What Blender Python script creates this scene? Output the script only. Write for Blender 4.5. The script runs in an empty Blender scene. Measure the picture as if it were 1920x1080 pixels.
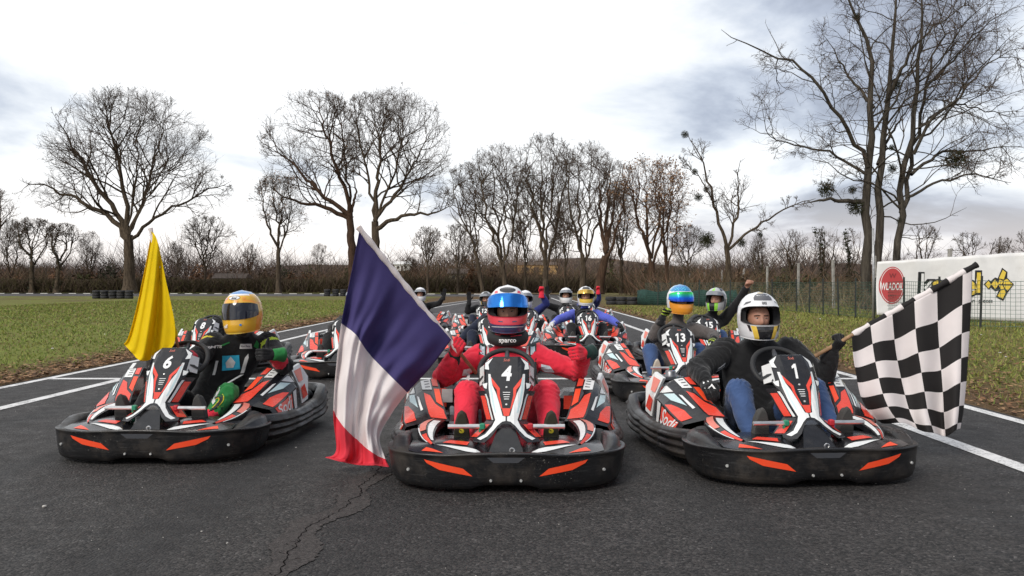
import bpy, bmesh, math, random
import numpy as np
from mathutils import Vector, Matrix, Euler

random.seed(7); rng = np.random.default_rng(7)
sc = bpy.context.scene
COL = sc.collection
R = math.radians

# ------------------------------------------------------------------ camera
FPX, CX, CY, HC = 1600.0, 965.0, 534.0, 1.08      # focal length and vanishing point (1920 px wide picture), camera height
cam_d = bpy.data.cameras.new('camera'); cam = bpy.data.objects.new('camera', cam_d); COL.objects.link(cam)
cam.location = (0, 0, HC); cam.rotation_euler = (R(90), 0, 0)
cam_d.sensor_width = 36; cam_d.lens = 36 * FPX / 1920
cam_d.shift_x = (960 - CX) / 1920; cam_d.shift_y = (CY - 540) / 1920
cam_d.clip_start = 0.05; cam_d.clip_end = 3000
sc.camera = cam

def W(px, py, d):
    """point in the place that lies d metres ahead and shows at that picture position"""
    return Vector(((px - CX) * d / FPX, d, HC - (py - CY) * d / FPX))
def gd(py):
    return FPX * HC / (py - CY)

# ------------------------------------------------------------------ world, sun, exposure
world = bpy.data.worlds.new('World'); sc.world = world; world.use_nodes = True
nt = world.node_tree; nt.nodes.clear()
def N(nt, typ, **kw):
    n = nt.nodes.new(typ)
    for k, v in kw.items():
        if k.startswith('i_'):
            n.inputs[k[2:].replace('_', ' ')].default_value = v
        else:
            setattr(n, k, v)
    return n
SUN_EL, SUN_AZ = 38, 215          # azimuth clockwise from +Y (north)
sky = N(nt, 'ShaderNodeTexSky', sky_type='NISHITA', sun_disc=False)
sky.sun_elevation = R(SUN_EL); sky.sun_rotation = R(SUN_AZ); sky.air_density = 1.0; sky.dust_density = 2.0
bg1 = N(nt, 'ShaderNodeBackground'); bg1.inputs['Strength'].default_value = 0.12
nt.links.new(sky.outputs[0], bg1.inputs[0])
tc = N(nt, 'ShaderNodeTexCoord'); sep = N(nt, 'ShaderNodeSeparateXYZ'); nt.links.new(tc.outputs['Generated'], sep.inputs[0])
def M(op, a, b=None, c=None, clamp=False):
    n = nt.nodes.new('ShaderNodeMath'); n.operation = op; n.use_clamp = clamp
    for i, v in enumerate((a, b, c)):
        if v is None: continue
        if isinstance(v, (int, float)): n.inputs[i].default_value = v
        else: nt.links.new(v, n.inputs[i])
    return n.outputs[0]
zc = M('ADD', M('MAXIMUM', sep.outputs['Z'], 0.0), 0.16)
comb = N(nt, 'ShaderNodeCombineXYZ')
nt.links.new(M('DIVIDE', sep.outputs['X'], zc), comb.inputs[0]); nt.links.new(M('DIVIDE', sep.outputs['Y'], zc), comb.inputs[1])
n1 = N(nt, 'ShaderNodeTexNoise'); n1.inputs['Scale'].default_value = 0.85; n1.inputs['Detail'].default_value = 7; n1.inputs['Roughness'].default_value = 0.55; n1.inputs['Distortion'].default_value = 0.35
mp = N(nt, 'ShaderNodeMapping'); mp.inputs['Location'].default_value = (3.1, 1.2, 0.4); mp.inputs['Scale'].default_value = (1.0, 0.75, 1); mp.inputs['Rotation'].default_value = (0, 0, R(-25))
nt.links.new(comb.outputs[0], mp.inputs[0]); nt.links.new(mp.outputs[0], n1.inputs['Vector'])
def MR(v, a, b, c, d):
    n = nt.nodes.new('ShaderNodeMapRange'); n.interpolation_type = 'SMOOTHSTEP'
    nt.links.new(v, n.inputs[0])
    for i, q in enumerate((a, b, c, d)): n.inputs[i + 1].default_value = q
    return n.outputs[0]
bank = MR(sep.outputs['X'], -0.10, 0.42, -0.04, 0.46)
m = M('ADD', M('MULTIPLY', M('SUBTRACT', n1.outputs['Fac'], 0.5), 2.6), bank)
m = MR(m, -0.12, 0.62, 0.0, 1.0)
ramp = N(nt, 'ShaderNodeValToRGB'); nt.links.new(m, ramp.inputs[0])
cr = ramp.color_ramp
cr.elements[0].position = 0; cr.elements[0].color = (.86, .865, .87, 1)
cr.elements[1].position = 1; cr.elements[1].color = (.24, .26, .31, 1)
for p_, c_ in ((.14, (.76, .775, .79)), (.34, (.64, .67, .71)), (.60, (.47, .51, .58)), (.80, (.34, .375, .45))):
    e = cr.elements.new(p_); e.color = (*c_, 1)
hz = MR(sep.outputs['Z'], 0.0, 0.13, 0.55, 0.0)
mixh = N(nt, 'ShaderNodeMix', data_type='RGBA'); nt.links.new(hz, mixh.inputs[0]); nt.links.new(ramp.outputs[0], mixh.inputs[6]); mixh.inputs[7].default_value = (0.80, 0.70, 0.645, 1)
bg2 = N(nt, 'ShaderNodeBackground'); bg2.inputs['Strength'].default_value = 1.0
nt.links.new(mixh.outputs[2], bg2.inputs[0])
mixs = N(nt, 'ShaderNodeMixShader'); mixs.inputs[0].default_value = 0.92
nt.links.new(bg1.outputs[0], mixs.inputs[1]); nt.links.new(bg2.outputs[0], mixs.inputs[2])
wo = N(nt, 'ShaderNodeOutputWorld'); nt.links.new(mixs.outputs[0], wo.inputs[0])

sun_d = bpy.data.lights.new('sun', 'SUN'); sun_d.energy = 1.5; sun_d.angle = R(18); sun_d.color = (1.0, 0.95, 0.88)
sun = bpy.data.objects.new('sun', sun_d); COL.objects.link(sun); sun.location = (-20, -30, 40)
_az, _el = R(SUN_AZ), R(SUN_EL)
sdir = Vector((math.sin(_az) * math.cos(_el), math.cos(_az) * math.cos(_el), math.sin(_el)))
sun.rotation_euler = sdir.to_track_quat('Z', 'Y').to_euler()
sc.view_settings.view_transform = 'Standard'; sc.view_settings.look = 'None'
sc.view_settings.exposure = 0.52; sc.view_settings.gamma = 1.0; sc.view_settings.use_curve_mapping = False
sc.cycles.max_bounces = 6; sc.cycles.transparent_max_bounces = 8

# ------------------------------------------------------------------ helpers
def setp(o, label=None, cat=None, group=None, kind=None):
    if label: o['label'] = label
    if cat: o['category'] = cat
    if group: o['group'] = group
    if kind: o['kind'] = kind
    return o
def link(o, parent=None):
    COL.objects.link(o)
    if parent is not None: o.parent = parent
    return o
def empty(name, loc=(0, 0, 0), rz=0.0):
    o = bpy.data.objects.new(name, None); o.empty_display_size = 0.2
    o.location = loc; o.rotation_euler = (0, 0, rz); return link(o)
def me_new(name, verts, faces, mats, fm=None, smooth=False):
    me = bpy.data.meshes.new(name)
    if isinstance(verts, np.ndarray) and isinstance(faces, np.ndarray):
        nv, nf, k = len(verts), len(faces), faces.shape[1]
        me.vertices.add(nv); me.vertices.foreach_set('co', np.ascontiguousarray(verts, np.float32).ravel())
        me.loops.add(nf * k); me.loops.foreach_set('vertex_index', np.ascontiguousarray(faces, np.int32).ravel())
        me.polygons.add(nf); me.polygons.foreach_set('loop_start', np.arange(0, nf * k, k, dtype=np.int32))
        me.update(calc_edges=True)
    else:
        me.from_pydata([tuple(v) for v in verts], [], [tuple(f) for f in faces]); me.update()
    for m_ in (mats if isinstance(mats, (list, tuple)) else [mats]): me.materials.append(m_)
    if fm is not None: me.polygons.foreach_set('material_index', np.asarray(fm, np.int32))
    if smooth: me.polygons.foreach_set('use_smooth', np.ones(len(me.polygons), bool))
    return me
def ob(name, me, parent=None):
    return link(bpy.data.objects.new(name, me), parent)
def mk(name, verts, faces, mats, parent=None, fm=None, smooth=False):
    return ob(name, me_new(name, verts, faces, mats, fm, smooth), parent)
class MB:
    """collects simple shapes into one mesh"""
    def __init__(s): s.v = []; s.f = []; s.m = []
    def add(s, V, F, mi=0):
        o = len(s.v); s.v += [tuple(p) for p in V]; s.f += [tuple(i + o for i in f) for f in F]; s.m += [mi] * len(F); return s
    def box(s, c, d, mi=0, rot=None, bev=0.0):
        x, y, z = d[0] / 2, d[1] / 2, d[2] / 2
        if bev <= 0:
            V = [Vector((a * x, b * y, c_ * z)) for c_ in (-1, 1) for a, b in ((-1, -1), (1, -1), (1, 1), (-1, 1))]
            F = [(3, 2, 1, 0), (4, 5, 6, 7), (0, 1, 5, 4), (1, 2, 6, 5), (2, 3, 7, 6), (3, 0, 4, 7)]
        else:
            e = min(bev, x * .9, y * .9, z * .9); V = []; F = []
            def ring(xx, yy, zz, r): return [Vector(p) for p in ((-xx + r, -yy, zz), (xx - r, -yy, zz), (xx, -yy + r, zz), (xx, yy - r, zz), (xx - r, yy, zz), (-xx + r, yy, zz), (-xx, yy - r, zz), (-xx, -yy + r, zz))]
            for zz, q in ((-z, e), (-z + e, 0), (z - e, 0), (z, e)): V += ring(x - q, y - q, zz, e)
            for k in range(3):
                for i in range(8):
                    a = k * 8 + i; b = k * 8 + (i + 1) % 8; F.append((a, b, b + 8, a + 8))
            F.append(tuple(range(7, -1, -1))); F.append(tuple(range(24, 32)))
        if rot is not None: V = [rot @ p for p in V]
        c = Vector(c); return s.add([p + c for p in V], F, mi)
    def tube(s, pts, r, n=8, mi=0, closed=False, caps=True):
        pts = [Vector(p) for p in pts]; L = len(pts); rr = r if isinstance(r, (list, tuple)) else [r] * L
        V = []; F = []; up = None
        for i, p in enumerate(pts):
            t = (pts[(i + 1) % L] - pts[i - 1]) if closed else (pts[min(i + 1, L - 1)] - pts[max(i - 1, 0)])
            t.normalize()
            if up is None: up = t.orthogonal().normalized()
            up = (up - t * up.dot(t)); up.normalize(); w = t.cross(up)
            for k in range(n):
                a = 2 * math.pi * k / n; V.append(p + (up * math.cos(a) + w * math.sin(a)) * rr[i])
        for i in range(L if closed else L - 1):
            j = (i + 1) % L
            for k in range(n): F.append((i * n + k, i * n + (k + 1) % n, j * n + (k + 1) % n, j * n + k))
        if caps and not closed: F.append(tuple(range(n - 1, -1, -1))); F.append(tuple(range((L - 1) * n, L * n)))
        return s.add(V, F, mi)
    def lathe(s, prof, axis_o, axis_d, n=24, mi=0):
        """prof: list of (r, h) along the axis; mi may be a list per segment"""
        o = Vector(axis_o); d = Vector(axis_d).normalized(); u = d.orthogonal().normalized(); w = d.cross(u); V = []
        for r, h in prof:
            for k in range(n):
                a = 2 * math.pi * k / n; V.append(o + d * h + (u * math.cos(a) + w * math.sin(a)) * r)
        for i in range(len(prof) - 1):
            F = [(i * n + k, i * n + (k + 1) % n, (i + 1) * n + (k + 1) % n, (i + 1) * n + k) for k in range(n)]
            b = len(s.v) if i == 0 else b
            if i == 0: s.v += [tuple(p) for p in V]
            s.f += [tuple(q + b for q in f) for f in F]; s.m += [(mi[i] if isinstance(mi, (list, tuple)) else mi)] * n
        return s
    def build(s, name, mats, parent=None, smooth=False):
        return mk(name, s.v, s.f, mats, parent, s.m, smooth)
    def mesh(s, name, mats, smooth=False):
        return me_new(name, s.v, s.f, mats, s.m, smooth)

# ------------------------------------------------------------------ materials
MATS = {}
def mat(name, col, rough=0.5, metal=0.0, var=0.0, vscale=20.0, bump=0.0, bscale=200.0, spec=0.5, coat=0.0, dirt=0.0, dirtcol=(0.12, 0.085, 0.05), dscale=6.0, trans=0.0):
    if name in MATS: return MATS[name]
    m_ = bpy.data.materials.new(name); m_.use_nodes = True; t = m_.node_tree; b = t.nodes['Principled BSDF']
    b.inputs['Base Color'].default_value = (*col, 1); b.inputs['Roughness'].default_value = rough; b.inputs['Metallic'].default_value = metal
    b.inputs['Specular IOR Level'].default_value = spec; b.inputs['Coat Weight'].default_value = coat
    tc_ = None
    if var or bump or dirt:
        tc_ = t.nodes.new('ShaderNodeTexCoord')
    cur = None
    if var:
        n = t.nodes.new('ShaderNodeTexNoise'); n.inputs['Scale'].default_value = vscale; n.inputs['Detail'].default_value = 4
        t.links.new(tc_.outputs['Object'], n.inputs['Vector'])
        mx = t.nodes.new('ShaderNodeMix'); mx.data_type = 'RGBA'
        mr = t.nodes.new('ShaderNodeMapRange'); mr.inputs[1].default_value = 0.3; mr.inputs[2].default_value = 0.7
        t.links.new(n.outputs['Fac'], mr.inputs[0]); t.links.new(mr.outputs[0], mx.inputs[0])
        mx.inputs[6].default_value = (*[c * (1 - var) for c in col], 1); mx.inputs[7].default_value = (*[min(1, c * (1 + var)) for c in col], 1)
        cur = mx.outputs[2]
    if dirt:
        n = t.nodes.new('ShaderNodeTexNoise'); n.inputs['Scale'].default_value = dscale; n.inputs['Detail'].default_value = 8; n.inputs['Roughness'].default_value = 0.7
        t.links.new(tc_.outputs['Object'], n.inputs['Vector'])
        mr = t.nodes.new('ShaderNodeMapRange'); mr.inputs[1].default_value = 0.5; mr.inputs[2].default_value = 0.78; mr.inputs[4].default_value = dirt
        t.links.new(n.outputs['Fac'], mr.inputs[0])
        mx = t.nodes.new('ShaderNodeMix'); mx.data_type = 'RGBA'; t.links.new(mr.outputs[0], mx.inputs[0])
        if cur is None: mx.inputs[6].default_value = (*col, 1)
        else: t.links.new(cur, mx.inputs[6])
        mx.inputs[7].default_value = (*dirtcol, 1); cur = mx.outputs[2]
        rr = t.nodes.new('ShaderNodeMapRange'); t.links.new(mr.outputs[0], rr.inputs[0]); rr.inputs[3].default_value = rough; rr.inputs[4].default_value = min(1, rough + .4)
        t.links.new(rr.outputs[0], b.inputs['Roughness'])
    if cur is not None: t.links.new(cur, b.inputs['Base Color'])
    if bump:
        n = t.nodes.new('ShaderNodeTexNoise'); n.inputs['Scale'].default_value = bscale; n.inputs['Detail'].default_value = 3
        t.links.new(tc_.outputs['Object'], n.inputs['Vector'])
        bp = t.nodes.new('ShaderNodeBump'); bp.inputs['Strength'].default_value = bump; bp.inputs['Distance'].default_value = 0.004
        t.links.new(n.outputs['Fac'], bp.inputs['Height']); t.links.new(bp.outputs[0], b.inputs['Normal'])
    if trans:
        tr = t.nodes.new('ShaderNodeBsdfTranslucent'); ms = t.nodes.new('ShaderNodeMixShader'); ms.inputs[0].default_value = trans
        if cur is not None: t.links.new(cur, tr.inputs[0])
        else: tr.inputs[0].default_value = (*col, 1)
        t.links.new(b.outputs[0], ms.inputs[1]); t.links.new(tr.outputs[0], ms.inputs[2]); t.links.new(ms.outputs[0], t.nodes['Material Output'].inputs[0])
    MATS[name] = m_; return m_

class NB:
    """small node-building helper for the ground materials"""
    def __init__(s, name):
        s.m = bpy.data.materials.new(name); s.m.use_nodes = True; s.t = s.m.node_tree; s.b = s.t.nodes['Principled BSDF']
        s.geo = s.t.nodes.new('ShaderNodeNewGeometry'); s.pos = s.geo.outputs['Position']
    def put(s, sock, v):
        if isinstance(v, (int, float)): sock.default_value = v
        elif isinstance(v, tuple): sock.default_value = (*v, 1) if len(v) == 3 and sock.type == 'RGBA' else v
        else: s.t.links.new(v, sock)
    def scale(s, sx, sy, sz=1.0, loc=(0, 0, 0)):
        n = s.t.nodes.new('ShaderNodeMapping'); s.t.links.new(s.pos, n.inputs[0]); n.inputs['Scale'].default_value = (sx, sy, sz); n.inputs['Location'].default_value = loc; return n.outputs[0]
    def noise(s, scale, det=4, rough=.5, vec=None, dist=0.0):
        n = s.t.nodes.new('ShaderNodeTexNoise'); n.inputs['Scale'].default_value = scale; n.inputs['Detail'].default_value = det; n.inputs['Roughness'].default_value = rough; n.inputs['Distortion'].default_value = dist
        s.t.links.new(vec if vec is not None else s.pos, n.inputs['Vector']); return n.outputs['Fac']
    def voro(s, scale, feat='F1', out='Distance', vec=None):
        n = s.t.nodes.new('ShaderNodeTexVoronoi'); n.feature = feat; n.inputs['Scale'].default_value = scale
        s.t.links.new(vec if vec is not None else s.pos, n.inputs['Vector']); return n.outputs[out]
    def mr(s, v, a, b, c=0.0, d=1.0):
        n = s.t.nodes.new('ShaderNodeMapRange'); s.put(n.inputs[0], v)
        for i, q in enumerate((a, b, c, d)): s.put(n.inputs[i + 1], q)
        return n.outputs[0]
    def mix(s, f, a, b):
        n = s.t.nodes.new('ShaderNodeMix'); n.data_type = 'RGBA'; s.put(n.inputs[0], f); s.put(n.inputs[6], a); s.put(n.inputs[7], b); return n.outputs[2]
    def math(s, op, a, b=0.0):
        n = s.t.nodes.new('ShaderNodeMath'); n.operation = op; s.put(n.inputs[0], a); s.put(n.inputs[1], b); return n.outputs[0]
    def xyz(s):
        n = s.t.nodes.new('ShaderNodeSeparateXYZ'); s.t.links.new(s.pos, n.inputs[0]); return n.outputs
    def bump(s, h, strength, dist):
        n = s.t.nodes.new('ShaderNodeBump'); n.inputs['Strength'].default_value = strength; n.inputs['Distance'].default_value = dist; s.put(n.inputs['Height'], h); s.t.links.new(n.outputs[0], s.b.inputs['Normal'])
    def done(s, col, rough=.9, spec=.3):
        s.put(s.b.inputs['Base Color'], col); s.put(s.b.inputs['Roughness'], rough); s.b.inputs['Specular IOR Level'].default_value = spec; return s.m
# ------------------------------------------------------------------ ground, track, painted lines
XL0, XL1, XR1, XR0 = -5.35, -4.47, 2.98, 3.97        # left edge line, left inner line, right inner line, right edge line
def track_left(y):   # the edges veer to the right with distance
    return XL0 + 3.2 * max(0, min(1, (y - 27) / 42)) ** 1.3
def asphalt_mat():
    g = NB('asphalt'); big = g.noise(.55, 3); mid = g.noise(6, 4, .6)
    ag = g.voro(90, out='Color'); agd = g.voro(90, out='Distance')
    s_ = g.t.nodes.new('ShaderNodeSeparateColor'); g.t.links.new(ag, s_.inputs[0])
    c = g.mix(g.mr(s_.outputs[0], .1, .95), (.006, .0055, .0052), (.066, .0590, .0550))
    c = g.mix(g.mr(s_.outputs[1], .972, .976), c, (.12, .11, .105))
    c = g.mix(g.mr(g.noise(42, 3, .6), .46, .66, 0, .6), c, (.011, .0102, .0098))
    c = g.mix(g.mr(big, .35, .7, 0, .22), c, (.038, .035, .034))
    c = g.mix(g.mr(mid, .45, .75, 0, .35), c, (.017, .016, .016))
    x, y, z = g.xyz()
    far = g.mr(y, 7, 40, 0, .7)          # grazing-angle sheen put into the colour, paler further along the straight
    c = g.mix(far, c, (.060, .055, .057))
    tracks = g.noise(1.0, 3, .5, g.scale(1.6, .05))
    c = g.mix(g.mr(tracks, .48, .66, 0, .55), c, (.013, .0125, .013))
    g.bump(g.math('ADD', g.math('MULTIPLY', agd, -1.0), g.math('MULTIPLY', g.noise(320, 2), .35)), .9, .006)
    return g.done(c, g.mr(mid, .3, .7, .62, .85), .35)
def grass_mat():
    g = NB('grass_ground'); x, y, z = g.xyz()
    n = g.noise(.35, 4); n2 = g.noise(3.5, 5, .6); n3 = g.noise(22, 3, .6)
    c = g.mix(g.mr(n3, .3, .7), (.11, .14, .026), (.23, .25, .055))
    c = g.mix(g.mr(n, .42, .68, 0, .55), c, (.16, .125, .05)); c = g.mix(g.mr(g.noise(1.3, 5, .65), .56, .70, 0, .55), c, (.085, .06, .03))
    edge = g.math('ADD', g.math('ABSOLUTE', g.math('ADD', x, .69)), g.math('MULTIPLY', g.math('SUBTRACT', n2, .5), 1.6))
    lf = g.mr(edge, 5.3, 6.4, .9, 0)      # bare earth and dead leaves along the track edge
    leafc = g.mix(g.mr(g.noise(55, 4, .7), .35, .65), (.05, .032, .02), (.20, .115, .062))
    c = g.mix(lf, c, leafc)
    c = g.mix(g.mr(g.math('ADD', x, g.math('MULTIPLY', n, 6)), 5.5, 8.5, 0, .42), c, leafc)
    far = g.math('MULTIPLY', g.mr(y, 30, 62), .65)
    c = g.mix(g.math('MULTIPLY', far, g.mr(n, .3, .62)), c, (.10, .062, .035))
    g.bump(g.math('ADD', n3, g.noise(90, 3)), .8, .03)
    return g.done(c, .95, .15)
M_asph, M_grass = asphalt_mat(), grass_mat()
def sheet(name, quads, z, m_):
    V = []; F = []
    for q in quads:
        F.append(tuple(range(len(V), len(V) + len(q)))); V += [(p[0], p[1], z) for p in q]
    return setp(mk(name, V, F, m_), kind='structure')
sheet('ground', [[(-900, -60), (900, -60), (900, 1500), (-900, 1500)]], 0.0, M_grass)
ys = [-14, 0, 12, 24, 30, 36, 42, 48, 54, 60, 66, 72, 78]
tq = []
for a, b in zip(ys, ys[1:]):
    tq.append([(track_left(a) - .12, a), (XR0 + .12, a), (XR0 + .12, b), (track_left(b) - .12, b)])
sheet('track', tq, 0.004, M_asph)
bend = [(-140, 84), (-60, 82), (-20, 80.5), (track_left(78) - .12, 78), (XR0 + .12, 78), (6, 84), (2, 92), (-12, 98), (-60, 103), (-140, 106)]
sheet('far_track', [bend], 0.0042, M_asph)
def paint_mat():
    g = NB('white_road_paint'); w = g.noise(60, 5, .7); w2 = g.noise(5, 4, .6)
    f = g.mr(g.math('ADD', g.math('MULTIPLY', w, .6), g.math('MULTIPLY', w2, .4)), .49, .63, 0, .85)
    g.bump(g.voro(115), .5, .004)
    return g.done(g.mix(f, (.70, .69, .68), (.10, .095, .09)), .7, .3)
M_paint = paint_mat()
def vline(name, xf, y0, y1, w):
    n = max(2, int((y1 - y0) / 3)); q = []
    yy = np.linspace(y0, y1, n + 1)
    for a, b in zip(yy, yy[1:]): q.append([(xf(a) - w / 2, a), (xf(a) + w / 2, a), (xf(b) + w / 2, b), (xf(b) - w / 2, b)])
    return sheet(name, q, .008, M_paint)
vline('edge_line', lambda y: track_left(y), -14, 78, .10)
vline('edge_line', lambda y: XR0, -14, 78, .11)
vline('lane_line', lambda y: track_left(y) + .88, -14, 70, .12)
vline('lane_line', lambda y: XR1 + .00 * y, -14, 70, .13)
sheet('start_line', [[(XL0 + .05, 9.68), (XR0 - .06, 9.68), (XR0 - .06, 9.82), (XL0 + .05, 9.82)]], .0085, M_paint)
for yy, x0, x1 in ((25.5, -3.6, -1.2), (31.4, -3.4, -1.0), (17.5, -2.6, -.6), (21.5, -.2, 1.8)):
    sheet('grid_line', [[(x0, yy), (x1, yy), (x1, yy + .16), (x0, yy + .16)]], .0085, M_paint)

# repaired joint with a crack running along the asphalt
def seam_mat():
    g = NB('patched_seam'); a = g.noise(70, 5, .7); vo = g.voro(120, out='Color')
    s_ = g.t.nodes.new('ShaderNodeSeparateColor'); g.t.links.new(vo, s_.inputs[0])
    c = g.mix(g.mr(s_.outputs[0], .1, .9), (.032, .028, .0265), (.078, .068, .064))
    c = g.mix(g.mr(a, .45, .7, 0, .6), c, (.022, .020, .019))
    g.bump(g.voro(120), .7, .004)
    return g.done(c, .85, .25)
def seam_x(y): return -.80 - .10 * (5.4 - y) / 2.4 + .035 * math.sin(y * 3.1) + .02 * math.sin(y * 7.7 + 1)
V = []; F = []
L = np.linspace(.6, 5.6, 260)
for i, y in enumerate(L):
    w = .085 * (1 - .55 * max(0, (y - 4.2) / 1.4))
    a = w * (1 + .5 * math.sin(y * 11) * math.sin(y * 4.3)) + random.uniform(-.011, .011); b = w * (1 + .4 * math.sin(y * 9 + 2)) + random.uniform(-.011, .011)
    V += [(seam_x(y) - a, y, .0075), (seam_x(y) + b, y, .0075)]
    if i: F.append((2 * i - 2, 2 * i - 1, 2 * i + 1, 2 * i))
setp(mk('asphalt_patch', V, F, seam_mat()), kind='structure')
M_crack = mat('crack', (.006, .005, .005), 1.0, spec=.05)
def crack(pts, wid):
    V = []; F = []
    for i, (x, y) in enumerate(pts):
        w = wid * random.uniform(.35, 1.2) if 0 < i < len(pts) - 1 else .0006
        V += [(x - w, y, .0095), (x + w, y, .0095)]
        if i: F.append((2 * i - 2, 2 * i - 1, 2 * i + 1, 2 * i))
    return V, F
cb = MB(); xo = 0; pts = []
for y in np.arange(.7, 5.3, .017):
    xo = .92 * xo + random.uniform(-.011, .011); pts.append((seam_x(y) + xo + .012, y))
cb.add(*crack(pts, .0028))
for k in range(26):
    i = random.randrange(10, len(pts) - 10); x, y = pts[i]; s = random.choice((-1, 1)); br = [(x, y)]
    for q in range(random.randint(4, 11)):
        x += s * random.uniform(.004, .014); y += random.uniform(-.012, .016); br.append((x, y))
    cb.add(*crack(br, .0018))
setp(cb.build('asphalt_crack', M_crack), kind='structure')

# small stones lying on the asphalt
M_stone = mat('pale_stone', (.42, .40, .37), .9, var=.3, vscale=90)
def pebble(r):
    bm = bmesh.new(); bmesh.ops.create_icosphere(bm, subdivisions=1, radius=r)
    for v in bm.verts: v.co = Vector((v.co.x * random.uniform(.8, 1.3), v.co.y * random.uniform(.8, 1.2), v.co.z * random.uniform(.5, .75)))
    me = bpy.data.meshes.new('pebble'); bm.to_mesh(me); bm.free(); me.materials.append(M_stone); return me
for i, (px, py, r, lab) in enumerate(((83, 953, .011, 'largest pale pebble on the asphalt below kart number six'),
                                      (555, 841, .007, 'small pale pebble on the asphalt beside the red flag hem'),
                                      (378, 999, .005, 'tiny pale pebble on open asphalt well below kart number six'),
                                      (426, 1021, .005, 'tiny pale pebble nearest the cracked asphalt seam'))):
    p = W(px, py, gd(py)); o = ob('pebble', pebble(r)); o.location = (p.x, p.y, .004 + r * .5)
    setp(o, lab, 'pebble')
bits = MB()
for k in range(900):
    y = random.uniform(2.6, 14); x = random.uniform(-6, 5); r = random.uniform(.0012, .0035)
    bits.add([(x - r, y, .0042), (x + r, y - r * .4, .0042), (x + r * .3, y + r, .0042), (x, y, .0042 + r * 1.3)], [(0, 1, 3), (1, 2, 3), (2, 0, 3)])
setp(bits.build('grit', M_stone), 'loose pale grit scattered over the asphalt', 'grit', kind='stuff')

# grass blades and dead leaves near the track edges
def blades(name, n, xr, yr, hgt, cols, label, avoid):
    x = rng.uniform(*xr, n); y = yr[0] + (yr[1] - yr[0]) * rng.random(n) ** 1.9
    keep = avoid(x, y); x, y = x[keep], y[keep]; n = len(x)
    h = hgt * rng.uniform(.45, 1.25, n) * (1 + y * .02); a = rng.uniform(0, 2 * np.pi, n); w = .0035 + .00075 * y
    dx, dy = np.cos(a) * w, np.sin(a) * w; lx, ly = rng.normal(0, .5, n) * h, rng.normal(0, .5, n) * h
    V = np.empty((n, 3, 3)); V[:, 0] = np.stack([x - dx, y - dy, np.zeros(n)], 1); V[:, 1] = np.stack([x + dx, y + dy, np.zeros(n)], 1); V[:, 2] = np.stack([x + lx, y + ly, h], 1)
    F = np.arange(n * 3).reshape(n, 3); fm = rng.integers(0, len(cols), n)
    return setp(mk(name, V.reshape(-1, 3), F, cols, fm=fm), label, 'grass', kind='stuff')
G = [mat('blade_green', (.19, .245, .042), .8, trans=.2), mat('blade_dark', (.12, .165, .030), .8, trans=.2), mat('blade_straw', (.22, .175, .075), .85, trans=.2), mat('blade_olive', (.26, .27, .062), .8, trans=.2)]
bl = lambda x, y: (x < XL0 - .35 - rng.random(len(x)) ** 2 * 1.3)
blades('grass', 90000, (-26, XL0 - .3), (6.5, 58), .034, G, 'short green grass field left of the track', bl)
br_ = lambda x, y: (x > XR0 + .3 + rng.random(len(x)) ** 2 * 1.2)
blades('grass', 60000, (XR0 + .3, 17), (5.5, 42), .05, [G[2], G[3], G[1], G[3]], 'short patchy grass verge right of the track', br_)
LEAF = [mat('leaf_brown', (.19, .10, .05), .85, spec=.2), mat('leaf_tan', (.32, .19, .10), .85, spec=.2), mat('leaf_dark', (.085, .048, .028), .85, spec=.2)]
def leaves(name, n, gen, label):
    x, y = gen(n); n = len(x); s = rng.uniform(.014, .034, n) * (1 + .02 * y); a = rng.uniform(0, 2 * np.pi, n)
    z0 = rng.uniform(.006, .03, n); V = np.empty((n, 4, 3))
    for k, (u, v) in enumerate(((1, 0), (0, .6), (-1, 0), (0, -.6))):
        V[:, k, 0] = x + s * (u * np.cos(a) - v * np.sin(a)); V[:, k, 1] = y + s * (u * np.sin(a) + v * np.cos(a)); V[:, k, 2] = z0 + s * rng.uniform(0, .55, n)
    return setp(mk(name, V.reshape(-1, 3), np.arange(4 * n).reshape(n, 4), LEAF, fm=rng.integers(0, 3, n)), label, 'leaves', kind='stuff')
def gl(n):
    y = 6.5 + 45 * rng.random(n) ** 2; x = XL0 - .12 - np.abs(rng.normal(0, .5, n)); return x, y
def gr(n):
    y = 5.5 + 36 * rng.random(n) ** 1.6; x = XR0 + .15 + np.abs(rng.normal(0, 2.4, n)); return x, y
leaves('fallen_leaves', 12000, gl, 'brown fallen leaves along the left edge of the track')
leaves('fallen_leaves', 12000, gr, 'brown fallen leaves along the right edge of the track')

def gdaisy(n):
    y = 8 + 30 * rng.random(n); x = np.where(rng.random(n) < .5, XR0 + .8 + 6 * rng.random(n), XL0 - 1.5 - 12 * rng.random(n)); return x, y
_keep = LEAF; LEAF = [mat('daisy_white', (.75, .74, .70), .8), mat('daisy_pale', (.6, .56, .45), .8), mat('daisy_white', (.75, .74, .70), .8)]
leaves('daisies', 130, gdaisy, 'tiny pale daisies dotted over the grass verges'); LEAF = _keep
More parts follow.
